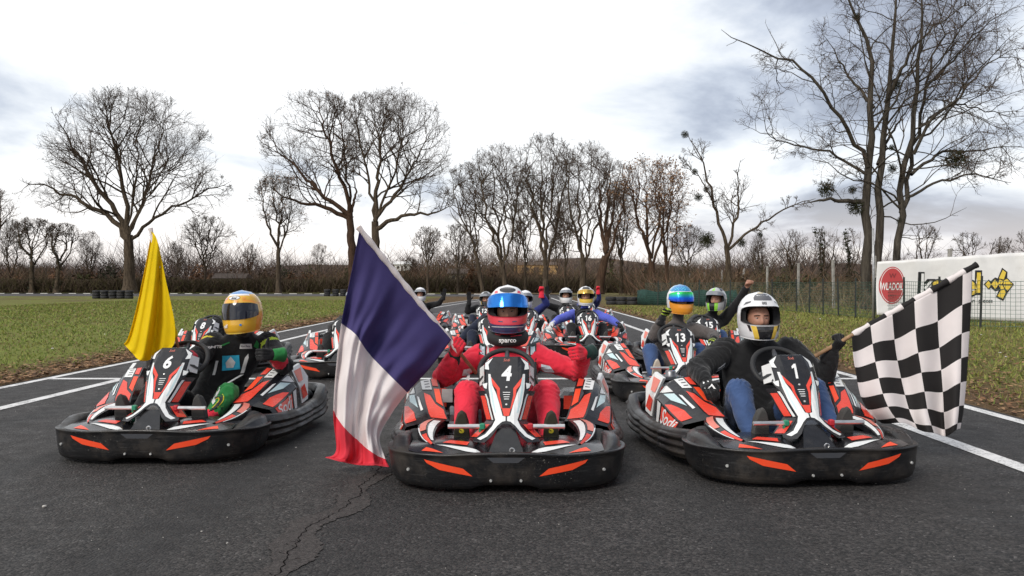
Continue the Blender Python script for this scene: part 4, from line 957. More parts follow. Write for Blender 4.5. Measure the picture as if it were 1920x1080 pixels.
tab = [[(.325, .60, .285), (.43, .60, .29), (.465, .61, .275), (.57, .64, .245), (.60, .66, .20)],
       [(.345, .66, .315), (.455, .66, .318), (.49, .67, .300), (.595, .70, .262), (.625, .72, .20)],
       [(.375, .78, .375), (.485, .78, .372), (.52, .79, .350), (.61, .82, .292), (.635, .83, .20)],
       [(.400, .90, .435), (.51, .90, .425), (.545, .91, .400), (.62, .93, .322), (.64, .94, .20)],
       [(.425, 1.02, .488), (.535, 1.02, .470), (.565, 1.03, .440), (.625, 1.05, .345), (.64, 1.06, .20)],
       [(.43, 1.10, .47), (.54, 1.10, .452), (.57, 1.11, .425), (.625, 1.13, .335), (.64, 1.14, .20)]]
def pod_decal(S, sgn, poly_, m_, name='pod_decal', off=.003, parent=None):
    V2, F2 = cut_poly(poly_, us, vs); V = []
    for u, v in V2:
        n = S.normal(min(max(u, .01), .99), min(max(v, .01), .99)); n = n if n[2] > -.2 and (n[2] > .1 or n[0] > 0) else -n; p = S(u, v) + n * off; V.append((sgn * p[0], p[1], p[2]))
    return K.vf(name, V, F2, m_, parent)
for sgn in (1, -1):
    S = Surf(us, vs, tab); ru, rv = np.linspace(0, 1, 13), np.linspace(0, 1, 13); ru = sorted(set(list(ru) + us)); rv = sorted(set(list(rv) + vs))
    V, F = grid_mesh([[(sgn * S(u, v)[0], S(u, v)[1], S(u, v)[2]) for u in ru] for v in rv])
    mcols = len(ru); n0 = len(V)
    # inner wall down to the floor
    inner = [V[i * mcols] for i in range(len(rv))]; V += [(x, y, .10) for x, y, z in inner]
    for i in range(len(rv) - 1): F.append((i * mcols, (i + 1) * mcols, n0 + i + 1, n0 + i))
    back = [V[(len(rv) - 1) * mcols + j] for j in range(mcols)]; n1 = len(V); V += [(x, y, .12) for x, y, z in back]
    for j in range(mcols - 1): F.append(((len(rv) - 1) * mcols + j, (len(rv) - 1) * mcols + j + 1, n1 + j + 1, n1 + j))
    SP = K.vf('side_pod', V, F, GLOSS)
    P_ = lambda *a, **k: pod_decal(S, sgn, *a, parent=SP, **k)
    P_([(.03, .03), (.31, .05), (.315, .55), (.21, .48), (.145, .30), (.03, .20)], KRED); P_([(.02, .26), (.12, .34), (.12, .62), (.02, .60)], KORG)
    P_([(.135, .34), (.19, .52), (.125, .64)], KGRY); P_([(.03, .66), (.13, .69), (.13, .93), (.03, .93)], KRED); P_([(.155, .60), (.33, .62), (.33, .95), (.155, .95)], KWHT)
    for k in range(4): P_([(.18, .66 + .07 * k), (.27, .66 + .07 * k), (.27, .68 + .07 * k), (.18, .68 + .07 * k)], KGRY, 'decal_text_bar', .0045)
    P_([(.45, .30), (.47, .62), (.60, .80), (.58, .56)], KICE); P_([(.46, .66), (.47, .92), (.60, .95), (.60, .84)], KWHT); P_([(.38, .22), (.42, .22), (.43, .55), (.40, .50)], KWHT)
    P_([(.53, .08), (.70, .07), (.70, .58), (.62, .48), (.53, .25)], KRED); P_([(.75, .08), (.96, .08), (.96, .60), (.75, .64)], KRED); P_([(.735, .70), (.99, .66), (.99, .78), (.735, .84)], KWHT)
    V2, F2 = text_arrays('Sodi', 1.0, .012, .3); a = np.array(V2); a = a / (a[:, 0].max() - a[:, 0].min())
    VV = []
    for x, y, _ in a:
        v = .33 + (x if sgn > 0 else -x) * .50 * (1 if sgn > 0 else 1); u = .855 - y * .62
        v = .33 + x * .50 * (1 if sgn > 0 else -1); n = S.normal(min(max(u, .02), .98), min(max(v, .02), .98)); n = n if n[0] > 0 else -n; p = S(u, v) + n * .006; VV.append((sgn * p[0], p[1], p[2]))
    K.vf('script_lettering', VV, F2, KWHT, SP)
    # rear fin of the pod
    fin = [(.575, 1.12, .47), (.60, 1.24, .50), (.645, 1.30, .40), (.655, 1.26, .24), (.645, 1.14, .22), (.63, 1.13, .34)]
    V = [(sgn * x, y, z) for x, y, z in fin] + [(sgn * (x - .02), y + .012, z) for x, y, z in fin]; n = len(fin)
    FN = K.vf('rear_fin', V, [tuple(range(n)), tuple(range(2 * n - 1, n - 1, -1))] + [(i, (i + 1) % n, n + (i + 1) % n, n + i) for i in range(n)], KWHT)
    o_ = .003
    K.vf('fin_decal', [(sgn * (x + o_), y - o_, z) for x, y, z in ((.585, 1.14, .455), (.606, 1.235, .472), (.634, 1.20, .385), (.622, 1.14, .375))], [(0, 1, 2, 3)], KPNK, FN)
    K.vf('fin_decal', [(sgn * (x + o_ + .002), y - o_, z) for x, y, z in ((.634, 1.14, .33), (.642, 1.20, .36), (.653, 1.25, .27), (.645, 1.16, .25))], [(0, 1, 2, 3)], KRED, FN)
    # spear fender over the front wheel
    top = spline([(.365, .175, .228), (.380, .26, .246), (.384, .36, .264), (.372, .48, .282), (.345, .60, .292)], 9); bot = spline([(.392, .185, .222), (.448, .30, .236), (.482, .42, .258), (.488, .52, .278), (.455, .62, .286)], 9)
    mid = (top + bot) / 2 + np.array([0, 0, .009])
    low = bot + np.array([.004, .0, -.034])
    r4 = [[tuple(np.array(p) * (sgn, 1, 1)) for p in (t - (.003, 0, .03), t, m__, b__, l__)] for t, m__, b__, l__ in zip(top, mid, bot, low)]
    V, F = grid_mesh(r4); SPR = K.vf('front_fender', V, F, GLOSS)
    def strip(a, b_, i0, i1, m_, w0=0.0, w1=1.0, up=.003):
        q = []
        for i in range(i0, i1 + 1): q.append([tuple((a[i] + (b_[i] - a[i]) * w) * (sgn, 1, 1) + (0, 0, up)) for w in (w0, w1)])
        V, F = grid_mesh(q); K.vf('fender_decal', V, F, m_, SPR)
    strip(top, mid, 1, 7, KWHT, .22, .90); strip(mid, bot, 0, 3, KRED, .12, .75); strip(mid, bot, 4, 8, KPNK, .15, .8); strip(mid, bot, 1, 5, KWHT, .82, .95)
    # lower side bumper with ribs
    path = spline([(.575, .50), (.625, .60), (.665, .80), (.68, 1.05), (.685, 1.35), (.69, 1.58), (.665, 1.75), (.585, 1.86), (.46, 1.90)], 36); rr_ = []
    for i, (x, y) in enumerate(path):
        t = path[min(i + 1, 35)] - path[max(i - 1, 0)]; t /= np.linalg.norm(t); n = np.array([t[1], -t[0]]); e = i / 35; gate = 1 if (i % 9) not in (0,) else .25
        zt = .235 - .030 * math.sin(min(1, e / .8) * math.pi) + .055 * sstep(.62, .80, e) ; zb = .055 + .02 * sstep(.7, 1, e); h = zt - zb
        pr = [(-.07, zb + .01), (-.02, zb), (0, zb + .015)]
        for k in range(3):
            z0 = zb + h * (.14 + .26 * k); pr += [(.0, z0), (.016 * gate, z0 + h * .05), (.018 * gate, z0 + h * .10), (.003, z0 + h * .16)]
        pr += [(0, zt - .02), (-.008, zt - .004), (-.025, zt + .002), (-.055, zt), (-.068, zt - .012), (-.072, zt - .06)]
        rr_.append([(sgn * (x + n[0] * o), y + n[1] * o, z) for o, z in pr])
    V, F = grid_mesh(rr_); m = len(rr_[0]); F.append(tuple(range(m))); F.append(tuple(range(35 * m, 36 * m))); K.vf('side_bumper', V, F, PL, smooth=True)
# --- rear bumper
path = spline([(-.47, 1.90), (-.3, 1.925), (0, 1.935), (.3, 1.925), (.47, 1.90)], 17); rr_ = []
for i, (x, y) in enumerate(path):
    rr_.append([(x, y + o, z) for o, z in ((-.04, .09), (0, .085), (.012, .12), (.004, .14), (.016, .18), (.004, .21), (.012, .24), (0, .275), (-.04, .28), (-.05, .25))])
V, F = grid_mesh(rr_); K.vf('rear_bumper', V, F, PL, smooth=True)
# --- chassis, floor, seat, controls
c = MB()
for s in (1, -1):
    c.tube([(s * .10, .12, .07), (s * .2, .16, .07), (s * .31, .32, .07), (s * .31, .8, .07), (s * .33, 1.2, .08), (s * .30, 1.85, .10)], .014, 8)
    c.tube([(s * .31, .62, .07), (s * .56, .64, .10), (s * .58, 1.2, .10), (s * .33, 1.22, .08)], .011, 8); c.tube([(s * .3, .50, .08), (s * .42, .5, .13)], .014, 8)
c.tube([(-.31, .35, .07), (.31, .35, .07)], .014, 8); c.tube([(-.33, 1.3, .08), (.33, 1.3, .08)], .014, 8); c.tube([(-.55, 1.52, .135), (.55, 1.52, .135)], .018, 10)
K.mb('chassis_frame', c, CHROME, smooth=True)
K.mb('floor_pan', MB().box((0, .66, .053), (.60, .98, .006)), FLOORM)
rows_s = []
for t in np.linspace(0, 1, 14):
    yc = np.interp(t, [0, .35, .6, 1], [.80, 1.12, 1.24, 1.38]); zc_ = np.interp(t, [0, .35, .6, 1], [.085, .07, .18, .56]); w = np.interp(t, [0, .3, .6, .85, 1], [.15, .19, .20, .18, .13]); side = np.interp(t, [0, .3, .55, 1], [.05, .17, .20, .02]); sy = np.interp(t, [0, .4, .7, 1], [0, -.02, -.13, -.05])
    rows_s.append([(w * u, yc + sy * abs(u) ** 3, zc_ + side * abs(u) ** 3) for u in np.linspace(-1, 1, 13)])
V, F = grid_mesh(rows_s); n = len(V); V2 = [(x, y + .012, z - .012) for x, y, z in V]; K.vf('seat', V + V2, F + [tuple(i + n for i in f[::-1]) for f in F], SEATM, smooth=True)
SWC = np.array((0, .66, .575)); sa = np.array((0, .70, -.62)); sa = sa / np.linalg.norm(sa); su = np.array((0, .66, .75)); su = np.array((0, .663, .748))
ax_ = np.array((0, -.748, .663)); up_ = np.array((0, .663, .748))
ring = []
for a in np.linspace(0, 2 * math.pi, 41)[:-1]:
    xx, yy = .155 * math.cos(a), .150 * math.sin(a)
    if yy < -.09: yy = -.09 - (abs(yy) - .09) * .35
    ring.append(SWC + np.array((xx, 0, 0)) + up_ * yy)
SW = K.mb('steering_wheel', MB().tube(ring, .0155, 10, closed=True), GRIP, smooth=True)
sp = MB()
for a in (math.pi / 2, R(200), R(-20)): sp.tube([SWC - up_ * .01 * 0, SWC + np.array((.15 * math.cos(a), 0, 0)) + up_ * .145 * math.sin(a)], [.022, .012], 6)
K.mb('spoke', sp.lathe([(0, .02), (.035, .018), (.04, -.01), (.02, -.03)], SWC, tuple(-ax_ * -1), 14), KGRY, SW, smooth=True)
K.mb('steering_column', MB().tube([tuple(SWC), (0, .34, .30), (0, .22, .12)], .011, 8), STEEL, smooth=True)
for s, pm_ in ((1, PRED), (-1, PGRN)):
    q = MB(); q.tube([(s * .135, .28, .09), (s * .135, .245, .20), (s * .135, .235, .313)], .009, 8, 1); q.tube([(s * .115, .235, .315), (s * .305, .235, .315)], .0125, 10, 0); q.box((s * .125, .235, .315), (.03, .034, .034), 1, bev=.006)
    K.mb('pedal', q, [STEEL, pm_], smooth=False)
# --- power unit on the driver's right, tank on the left, small hardware
q = MB(); q.box((-.43, 1.55, .30), (.24, .36, .22), 0, bev=.03); q.box((-.43, 1.52, .425), (.18, .24, .035), 0, bev=.015)
EN = K.mb('engine_cover', q, GLOSS); K.mb('filler_cap', MB().lathe([(.0, .035), (.032, .035), (.036, .03), (.036, .0), (.045, -.005)], (-.43, 1.50, .445), (0, 0, 1), 18), CHROME, EN, smooth=True)
K.vf('cover_decal', [(-.554, 1.40, .39), (-.554, 1.68, .39), (-.554, 1.68, .22), (-.554, 1.40, .22)], [(0, 1, 2, 3)], KRED, EN); K.vf('cover_decal', [(-.556, 1.40, .395), (-.556, 1.47, .395), (-.556, 1.47, .22), (-.556, 1.40, .22)], [(0, 1, 2, 3)], KWHT, EN)
K.vf('cover_decal', [(-.54, 1.366, .385), (-.40, 1.366, .385), (-.40, 1.366, .26), (-.54, 1.366, .26)], [(0, 1, 2, 3)], KRED, EN); K.vf('cover_decal', [(-.43, 1.363, .38), (-.36, 1.363, .38), (-.36, 1.363, .29), (-.43, 1.363, .29)], [(0, 1, 2, 3)], KWHT, EN)
q = MB()
for k in range(6): q.box((-.33, .93 + .028 * k, .21), (.12, .012, .14), bev=.004)
q.tube([(-.36, 1.12, .26), (-.34, 1.02, .30), (-.33, .86, .27), (-.33, .72, .20)], .016, 8); q.tube([(-.30, .74, .24), (-.38, .74, .24)], .022, 10); q.box((-.33, .78, .15), (.10, .12, .10), bev=.01)
K.mb('engine', q, CHROME, smooth=False)
q = MB(); q.box((.43, 1.5, .26), (.20, .34, .20), bev=.04); TK = K.mb('fuel_tank', q, GLOSS)
K.vf('tank_decal', [(.535, 1.36, .35), (.535, 1.6, .36), (.535, 1.6, .22), (.535, 1.36, .22)], [(0, 1, 2, 3)], KRED, TK); K.vf('tank_decal', [(.36, 1.326, .34), (.50, 1.326, .34), (.50, 1.326, .25), (.36, 1.326, .25)], [(0, 1, 2, 3)], KRED, TK)
q = MB(); q.box((.33, .92, .15), (.12, .24, .14), bev=.02); q.tube([(.30, .75, .22), (.36, .9, .25), (.34, 1.1, .22)], .010, 6); K.mb('battery_box', q, GLOSS)
# --- wheels
def wheel_me(r, w, s):
    t = MB().lathe([(r * .58, -w / 2 + .012), (r * .62, -w / 2), (r * .88, -w / 2 - .002), (r * .965, -w / 2 + .012), (r, -w / 2 + .03), (r * 1.005, 0), (r, w / 2 - .03), (r * .965, w / 2 - .012), (r * .88, w / 2 + .002), (r * .62, w / 2), (r * .58, w / 2 - .012)], (0, 0, 0), (1, 0, 0), 28).mesh('tyre', RUB, True)
    m_ = MB().lathe([(r * .60, -w / 2 + .01), (r * .52, -w / 2 + .015), (r * .48, -w * .2), (r * .30, -w * .1), (.03, -w * .15), (.025, -w * .4), (0, -w * .4)], (0, 0, 0), (s, 0, 0), 20).lathe([(r * .60, w / 2 - .01), (r * .5, w / 2 - .02), (r * .4, 0), (0, 0)], (0, 0, 0), (s, 0, 0), 20)
    return t, m_.mesh('rim', RIM, True)
WH = [(x, y, z, wheel_me(r, w, -s)) for s in (1, -1) for x, y, z, r, w in ((s * .475, .50, .131, .128, .13), (s * .50, 1.52, .141, .138, .205))]

def number_arrays(number):
    V = []; F = []; x0 = 0.0
    for chh in number:
        if chh == '1': v = [(q[0] + .13 * q[1], q[1], 0) for q in ((.02, -.5), (.02, .24), (-.15, .17), (-.15, .33), (.06, .5), (.20, .5), (.20, -.5))]; f = [(0, 1, 4, 5, 6)[::-1], (1, 2, 3, 4)[::-1]]
        else:
            v, f = text_arrays(chh, 1.0, .035, .13); a = np.array(v); k = 1 / (a[:, 1].max() - a[:, 1].min()); v = [(p[0] * k, p[1] * k, 0) for p in v]
        lo = min(p[0] for p in v); hi = max(p[0] for p in v); o = len(V); V += [(p[0] - lo + x0, p[1], 0) for p in v]; F += [tuple(i + o for i in q) for q in f]; x0 += hi - lo + .12
    c = (x0 - .12) / 2; return [(p[0] - c, p[1], 0) for p in V], F
kart_meshes = K.items
def make_kart(loc, rz, number, label, steer=0.0):
    root = empty('kart', loc, rz); setp(root, label, 'kart', 'rental karts lined up on the track'); objs = []
    for name, me, par in kart_meshes:
        o = ob(name, me, root if par is None else objs[par]); objs.append(o)
    if number:
        key = 'number_' + number
        me = bpy.data.meshes.get(key)
        if me is None:
            V2, F2 = number_arrays(number); a = np.array(V2); k = .078 / (a[:, 1].max() - a[:, 1].min()); kx = k * 1.0
            me = me_new(key, [(x * kx, fy(x * kx, .583 + y * k) - .0035, .583 + y * k) for x, y, _ in a], F2, WHITE)
        ob('race_number', me, objs[FA])
    for x, y, z, (t, r_) in WH:
        o = ob('wheel', t, root); o.location = (x, y, z); ob('rim', r_, o)
        if y < 1: o.rotation_euler = (0, 0, steer)
    return root
# ------------------------------------------------------------------ drivers
from mathutils.bvhtree import BVHTree
DGET = bpy.context.evaluated_depsgraph_get
def capsule(a, b, ra, rb, n=14, flat=None):
    a, b = np.array(a, float), np.array(b, float); d = b - a; L = np.linalg.norm(d) + 1e-9; d /= L
    u = np.cross(d, (.3, .2, .93)); u /= np.linalg.norm(u) + 1e-9; w = np.cross(d, u); V = [a - d * ra]; rings = []
    for t in (-.87, -.5): rings.append((a + d * ra * t, ra * math.sqrt(1 - t * t)))
    for t in np.linspace(0, 1, 4): rings.append((a + (b - a) * t, ra + (rb - ra) * t))
    for t in (.5, .87): rings.append((b + d * rb * t, rb * math.sqrt(1 - t * t)))
    for c, r_ in rings:
        for k in range(n): q = 2 * math.pi * k / n; V.append(c + (u * math.cos(q) + w * math.sin(q)) * r_)
    V.append(b + d * rb); F = []
    for k in range(n): F.append((0, 1 + (k + 1) % n, 1 + k))
    for i in range(len(rings) - 1):
        for k in range(n): F.append((1 + i * n + k, 1 + i * n + (k + 1) % n, 1 + (i + 1) * n + (k + 1) % n, 1 + (i + 1) * n + k))
    l = len(V) - 1; o = 1 + (len(rings) - 1) * n
    for k in range(n): F.append((o + k, o + (k + 1) % n, l))
    return V, F
def remesh(shapes, voxel, smooth=3, fac=.5):
    mb_ = MB()
    for V, F in shapes: mb_.add(V, F)
    me = me_new('tmp', mb_.v, mb_.f, []) ; o = ob('tmp', me)
    r_ = o.modifiers.new('r', 'REMESH'); r_.mode = 'VOXEL'; r_.voxel_size = voxel
    s_ = o.modifiers.new('s', 'SMOOTH'); s_.factor = fac; s_.iterations = smooth
    out = bpy.data.meshes.new_from_object(o.evaluated_get(DGET())); bpy.data.objects.remove(o); bpy.data.meshes.remove(me)
    V = np.empty(len(out.vertices) * 3, np.float32); out.vertices.foreach_get('co', V); Nn = np.empty(len(out.vertices) * 3, np.float32); out.vertices.foreach_get('normal', Nn)
    F = [tuple(p.vertices) for p in out.polygons]; bpy.data.meshes.remove(out)
    return V.reshape(-1, 3).astype(float), Nn.reshape(-1, 3).astype(float), F
def bvh_of(V, F): return BVHTree.FromPolygons([tuple(v) for v in V], F)
def project(name, bvh, pts2, m_, parent, o2w, dirv, off=.004, cell=.012, tri=None):
    """lays a flat drawing onto a body: o2w maps (x, y) to a ray start, dirv is the ray direction"""
    if tri is None:
        xs = [p[0] for p in pts2]; zs = [p[1] for p in pts2]; V2, F2 = cut_poly(pts2, np.arange(min(xs) + cell, max(xs), cell), np.arange(min(zs) + cell, max(zs), cell))
    else: V2, F2 = pts2, tri
    dv = Vector(dirv).normalized(); V = []; ok = []
    for x, y in V2:
        o_ = Vector(o2w(x, y)); h = bvh.ray_cast(o_, dv, 3.0); ok.append(h[0] is not None and abs(h[1].dot(dv)) > .08); V.append(tuple((h[0] - dv * off) if h[0] is not None else o_))
    F2 = [f for f in F2 if all(ok[i] for i in f)]
    if F2: return mk(name, V, F2, m_, parent)
def cloth(name, col, **k):
    m_ = mat(name, col, .85, spec=.25, var=.12, vscale=9); t = m_.node_tree; b = t.nodes['Principled BSDF']
    tc_ = t.nodes.new('ShaderNodeTexCoord'); n1_ = t.nodes.new('ShaderNodeTexNoise'); n1_.inputs['Scale'].default_value = 11; n1_.inputs['Detail'].default_value = 2; n1_.inputs['Roughness'].default_value = .45; n1_.inputs['Distortion'].default_value = 1.2; t.links.new(tc_.outputs['Object'], n1_.inputs['Vector'])
    w_ = t.nodes.new('ShaderNodeTexNoise'); w_.inputs['Scale'].default_value = 420; t.links.new(tc_.outputs['Object'], w_.inputs['Vector'])
    b1 = t.nodes.new('ShaderNodeBump'); b1.inputs['Strength'].default_value = .5; b1.inputs['Distance'].default_value = .022; t.links.new(n1_.outputs['Fac'], b1.inputs['Height'])
    b2 = t.nodes.new('ShaderNodeBump'); b2.inputs['Strength'].default_value = .3; b2.inputs['Distance'].default_value = .003; t.links.new(w_.outputs['Fac'], b2.inputs['Height']); t.links.new(b1.outputs[0], b2.inputs['Normal']); t.links.new(b2.outputs[0], b.inputs['Normal'])
    b.inputs['Sheen Weight'].default_value = .15
    return m_
SKIN = mat('skin', (.40, .20, .135), .5, var=.08, vscale=25, spec=.4); EYEW = mat('eye_white', (.5, .47, .44), .4); IRIS = mat('iris_dark', (.03, .02, .015), .2); BROW = mat('brow_hair', (.05, .032, .022), .8)
LIN = mat('helmet_lining', (.012, .012, .013), .9, bump=.4, bscale=250)
C = {'red': cloth('suit_red', (.70, .028, .055)), 'black': cloth('cloth_black', (.010, .010, .011)), 'jeans': cloth('denim', (.040, .075, .175), bump=.6), 'grey': cloth('sweater_grey', (.088, .076, .072)), 'blue': cloth('hood_blue', (.085, .11, .50)),
     'navy': cloth('cloth_navy', (.012, .016, .034)), 'green': cloth('pad_green', (.02, .19, .045)), 'white': cloth('cloth_white', (.62, .62, .61)), 'yellow': cloth('trim_yellow', (.65, .55, .04)), 'neon': cloth('glove_neon', (.42, .55, .05)), 'patch': cloth('patch_blue', (.03, .36, .55)), 'dred': cloth('glove_red', (.66, .022, .042)), 'olive': mat('shoe_olive', (.028, .026, .014), .7, bump=.3), 'sole': mat('sole_grey', (.055, .053, .05), .9, bump=.8, bscale=120), 'cream': mat('shoe_cream', (.5, .44, .36), .8), 'ice': cloth('patch_ice', (.5, .6, .66)), 'dgreen': cloth('cuff_green', (.006, .035, .028)), 'skin': SKIN, 'dblue': cloth('cloth_deep_blue', (.022, .032, .17))}

# --- head (inside the helmet), nose towards -Y
def head_arrays():
    V = []; F = []; mi = []; na, nb = 44, 34
    for i in range(nb + 1):
        th = math.pi * i / nb
        for j in range(na):
            ph = 2 * math.pi * j / na; x, y, z = math.sin(th) * math.sin(ph), -math.sin(th) * math.cos(ph), math.cos(th)
            p = np.array((x * .076, y * .096, z * .118)); front = max(0, -y)
            if z < 0: p[0] *= 1 + .10 * z; p[1] *= 1 + .04 * z
            g = lambda cx, cz, sx, sz: math.exp(-((p[0] - cx) / sx) ** 2 - ((p[2] - cz) / sz) ** 2) * front ** 2
            for s in (1, -1):
                p[1] += .013 * g(s * .031, .008, .017, .012); p[1] -= .006 * g(s * .03, .030, .024, .008); p[1] -= .005 * g(s * .042, -.03, .02, .018)
            p[1] -= .022 * g(0, -.022, .010, .018) + .012 * g(0, .004, .008, .018); p[1] -= .008 * g(0, -.032, .018, .008); p[1] -= .006 * g(0, -.065, .022, .012)
            V.append(p)
    for i in range(nb):
        for j in range(na): F.append((i * na + j, (i + 1) * na + j, (i + 1) * na + (j + 1) % na, i * na + (j + 1) % na)); mi.append(0)
    def sph(c, r_, m_, sc_=(1, 1, 1)):
        o = len(V)
        for a in range(9):
            for b in range(12): t, q = math.pi * a / 8, 2 * math.pi * b / 12; V.append(np.array(c) + r_ * np.array((math.sin(t) * math.cos(q) * sc_[0], math.sin(t) * math.sin(q) * sc_[1], math.cos(t) * sc_[2])))
        for a in range(8):
            for b in range(12): F.append((o + a * 12 + b, o + (a + 1) * 12 + b, o + (a + 1) * 12 + (b + 1) % 12, o + a * 12 + (b + 1) % 12)); mi.append(m_)
    for s in (1, -1):
        sph((s * .031, -.0770, .008), .0120, 1, (1.05, .75, .36)); sph((s * .0305, -.0850, .0078), .0048, 2, (1, .5, .8)); sph((s * .031, -.0772, .0125), .0125, 0, (1.1, .8, .28))
        for k in range(5): sph((s * (.016 + .008 * k), -.0925 + .0016 * k * k * .6, .0255 + .002 * math.sin(k)), .0048, 3, (1.3, .7, .6))
    return np.array(V), F, mi
HEADV, HEADF, HEADM = head_arrays()

# --- helmet
PROF = np.array([(.1480, .0, .0, .0), (.1455, .025, .03, .03), (.139, .048, .055, .056), (.122, .076, .088, .091), (.092, .103, .117, .123), (.05, .123, .138, .146), (0, .131, .149, .152), (-.05, .130, .156, .143), (-.10, .123, .160, .122), (-.14, .112, .154, .100), (-.158, .100, .140, .092)])[::-1]
def hpt(al, h, k=1.0):
    wx, yf, yb = (np.interp(h, PROF[:, 0], PROF[:, c]) for c in (1, 2, 3)); s_, c_ = math.sin(al), math.cos(al)
    e = .92; sx = math.copysign(abs(s_) ** e, s_); cy = math.copysign(abs(c_) ** e, c_); return np.array((wx * sx * k, -(yf if c_ > 0 else yb) * cy * k, h * (1 + (k - 1) * .6)))
def helmet_mesh(name, paint, mats, top=.052, bot=-.052, ap=75):
    N_ = 72; al = [2 * math.pi * j / N_ for j in range(N_)]; deg = [((j * 5 + 180) % 360) - 180 for j in range(N_)]
    def ht(d_): return top - .020 * min(1, abs(d_) / ap) ** 4
    def hb(d_): return bot + .024 * min(1, abs(d_) / ap) ** 3
    rows = []
    hts = [1 - (1 - t) ** 2 for t in np.linspace(0, 1, 15)]
    for t in hts: rows.append([.1479 + (ht(d_) - .1479) * t ** 1.0 for d_ in deg])
    for t in np.linspace(0, 1, 7)[1:]: rows.append([ht(d_) + (hb(d_) - ht(d_)) * t for d_ in deg])
    for t in np.linspace(0, 1, 11)[1:]: rows.append([hb(d_) + ((-.157 + .028 * (1 - math.cos(math.radians(d_))) / 2) - hb(d_)) * t for d_ in deg])
    V = [hpt(a, h) for r_ in rows for a, h in zip(al, r_)]; n = len(V); nr = len(rows); V += [hpt(a, h, .86 - .17 * sstep(28, 62, abs(d_)) * (1 if abs(d_) < 110 else 0)) + np.array((0, .004, -.004)) for r_ in rows for a, h, d_ in zip(al, r_, deg)]; F = []; fm = []
    port = lambda i, j: 14 <= i < 20 and (deg[j] >= -ap and deg[j] < ap)
    for i in range(nr - 1):
        for j in range(N_):
            if port(i, j): continue
            k = (j + 1) % N_; q = (i * N_ + j, (i + 1) * N_ + j, (i + 1) * N_ + k, i * N_ + k); F.append(q); fm.append(paint(deg[j] + 2.5, sum(V[c][2] for c in q) / 4, ht(deg[j]), hb(deg[j]))); F.append(tuple(c + n for c in q[::-1])); fm.append(len(mats))
            for (i2, j2), e in (((i, (j + 1) % N_), (q[3], q[2])), ((i, (j - 1) % N_), (q[1], q[0])), ((i - 1, j), (q[0], q[3])), ((i + 1, j), (q[2], q[1]))):
                if (0 <= i2 < nr - 1 and port(i2, j2)) or i2 == nr - 1: F.append((e[1], e[0], e[0] + n, e[1] + n)); fm.append(len(mats))
    me = me_new(name, V, F, list(mats) + [LIN], fm, True); return me
def visor_mesh(m_, top=.052, bot=-.052, tilt=0.0, k=1.03, low=None):
    bot = bot if low is None else low
    rows = []
    for t in np.linspace(0, 1, 9):
        r_ = []
        for d_ in np.linspace(-82, 82, 35):
            h = top + .010 - .018 * (abs(d_) / 82) ** 4 + ((bot - .006 + .026 * (abs(d_) / 82) ** 3) - (top + .010 - .018 * (abs(d_) / 82) ** 4)) * t; p = hpt(R(d_), h, k + (.018 if tilt else 0)); c, s_ = math.cos(-tilt), math.sin(-tilt); y, z = p[1] - .015, p[2] - .005; r_.append((p[0], y * c - z * s_ + .015, y * s_ + z * c + .005))
        rows.append(r_)
    V, F = grid_mesh(rows); n = len(V); V2 = [(x * .985, y * .985, z) for x, y, z in V]; return me_new('visor', V + V2, F + [tuple(i + n for i in f[::-1]) for f in F], m_, None, True)
def shell(name, col, **k): return mat(name, col, .22, coat=.6, spec=.5, dirt=.10, dscale=25, dirtcol=(.3, .28, .26), **k)
H = {'white': shell('helmet_white', (.74, .74, .75)), 'black': shell('helmet_black', (.014, .014, .016)), 'red': shell('helmet_red', (.70, .055, .085)), 'navy': shell('helmet_navy', (.045, .05, .12)), 'pink': shell('helmet_pink', (.7, .25, .28)), 'yellow': shell('helmet_yellow', (.72, .40, .03)), 'orange': shell('helmet_orange', (.78, .30, .03)), 'blue': shell('helmet_blue', (.03, .20, .50)), 'silver': shell('helmet_silver', (.40, .41, .42)), 'green': shell('helmet_green', (.25, .60, .05)), 'gold': shell('helmet_gold', (.72, .48, .06)), 'cyan': shell('helmet_cyan', (.08, .45, .65)), 'grey': shell('helmet_grey', (.09, .09, .10))}
def vis(name, col, metal=.85, rough=.08): return mat(name, col, rough, metal, spec=.6)
def rainbow():
    m_ = bpy.data.materials.new('visor_rainbow'); m_.use_nodes = True; t = m_.node_tree; b = t.nodes['Principled BSDF']; tc_ = t.nodes.new('ShaderNodeTexCoord'); se = t.nodes.new('ShaderNodeSeparateXYZ'); t.links.new(tc_.outputs['Object'], se.inputs[0])
    mr = t.nodes.new('ShaderNodeMapRange'); mr.inputs[1].default_value = -.04; mr.inputs[2].default_value = .10; t.links.new(se.outputs[2], mr.inputs[0]); r_ = t.nodes.new('ShaderNodeValToRGB'); t.links.new(mr.outputs[0], r_.inputs[0]); e = r_.color_ramp.elements
    e[0].color = (.03, .02, .25, 1); e[1].color = (.02, .45, .35, 1); q = e.new(.35); q.color = (.02, .15, .75, 1); q = e.new(.7); q.color = (.05, .7, .12, 1); t.links.new(r_.outputs[0], b.inputs['Base Color']); b.inputs['Metallic'].default_value = .8; b.inputs['Roughness'].default_value = .1; return m_
VIS = {'dark': vis('visor_smoke', (.012, .013, .02), .0, .05), 'blue': vis('visor_blue', (.03, .20, .62)), 'rainbow': rainbow(), 'gold': vis('visor_gold', (.65, .42, .10), .9, .1), 'smoke2': vis('visor_grey', (.25, .26, .28), .5, .1)}

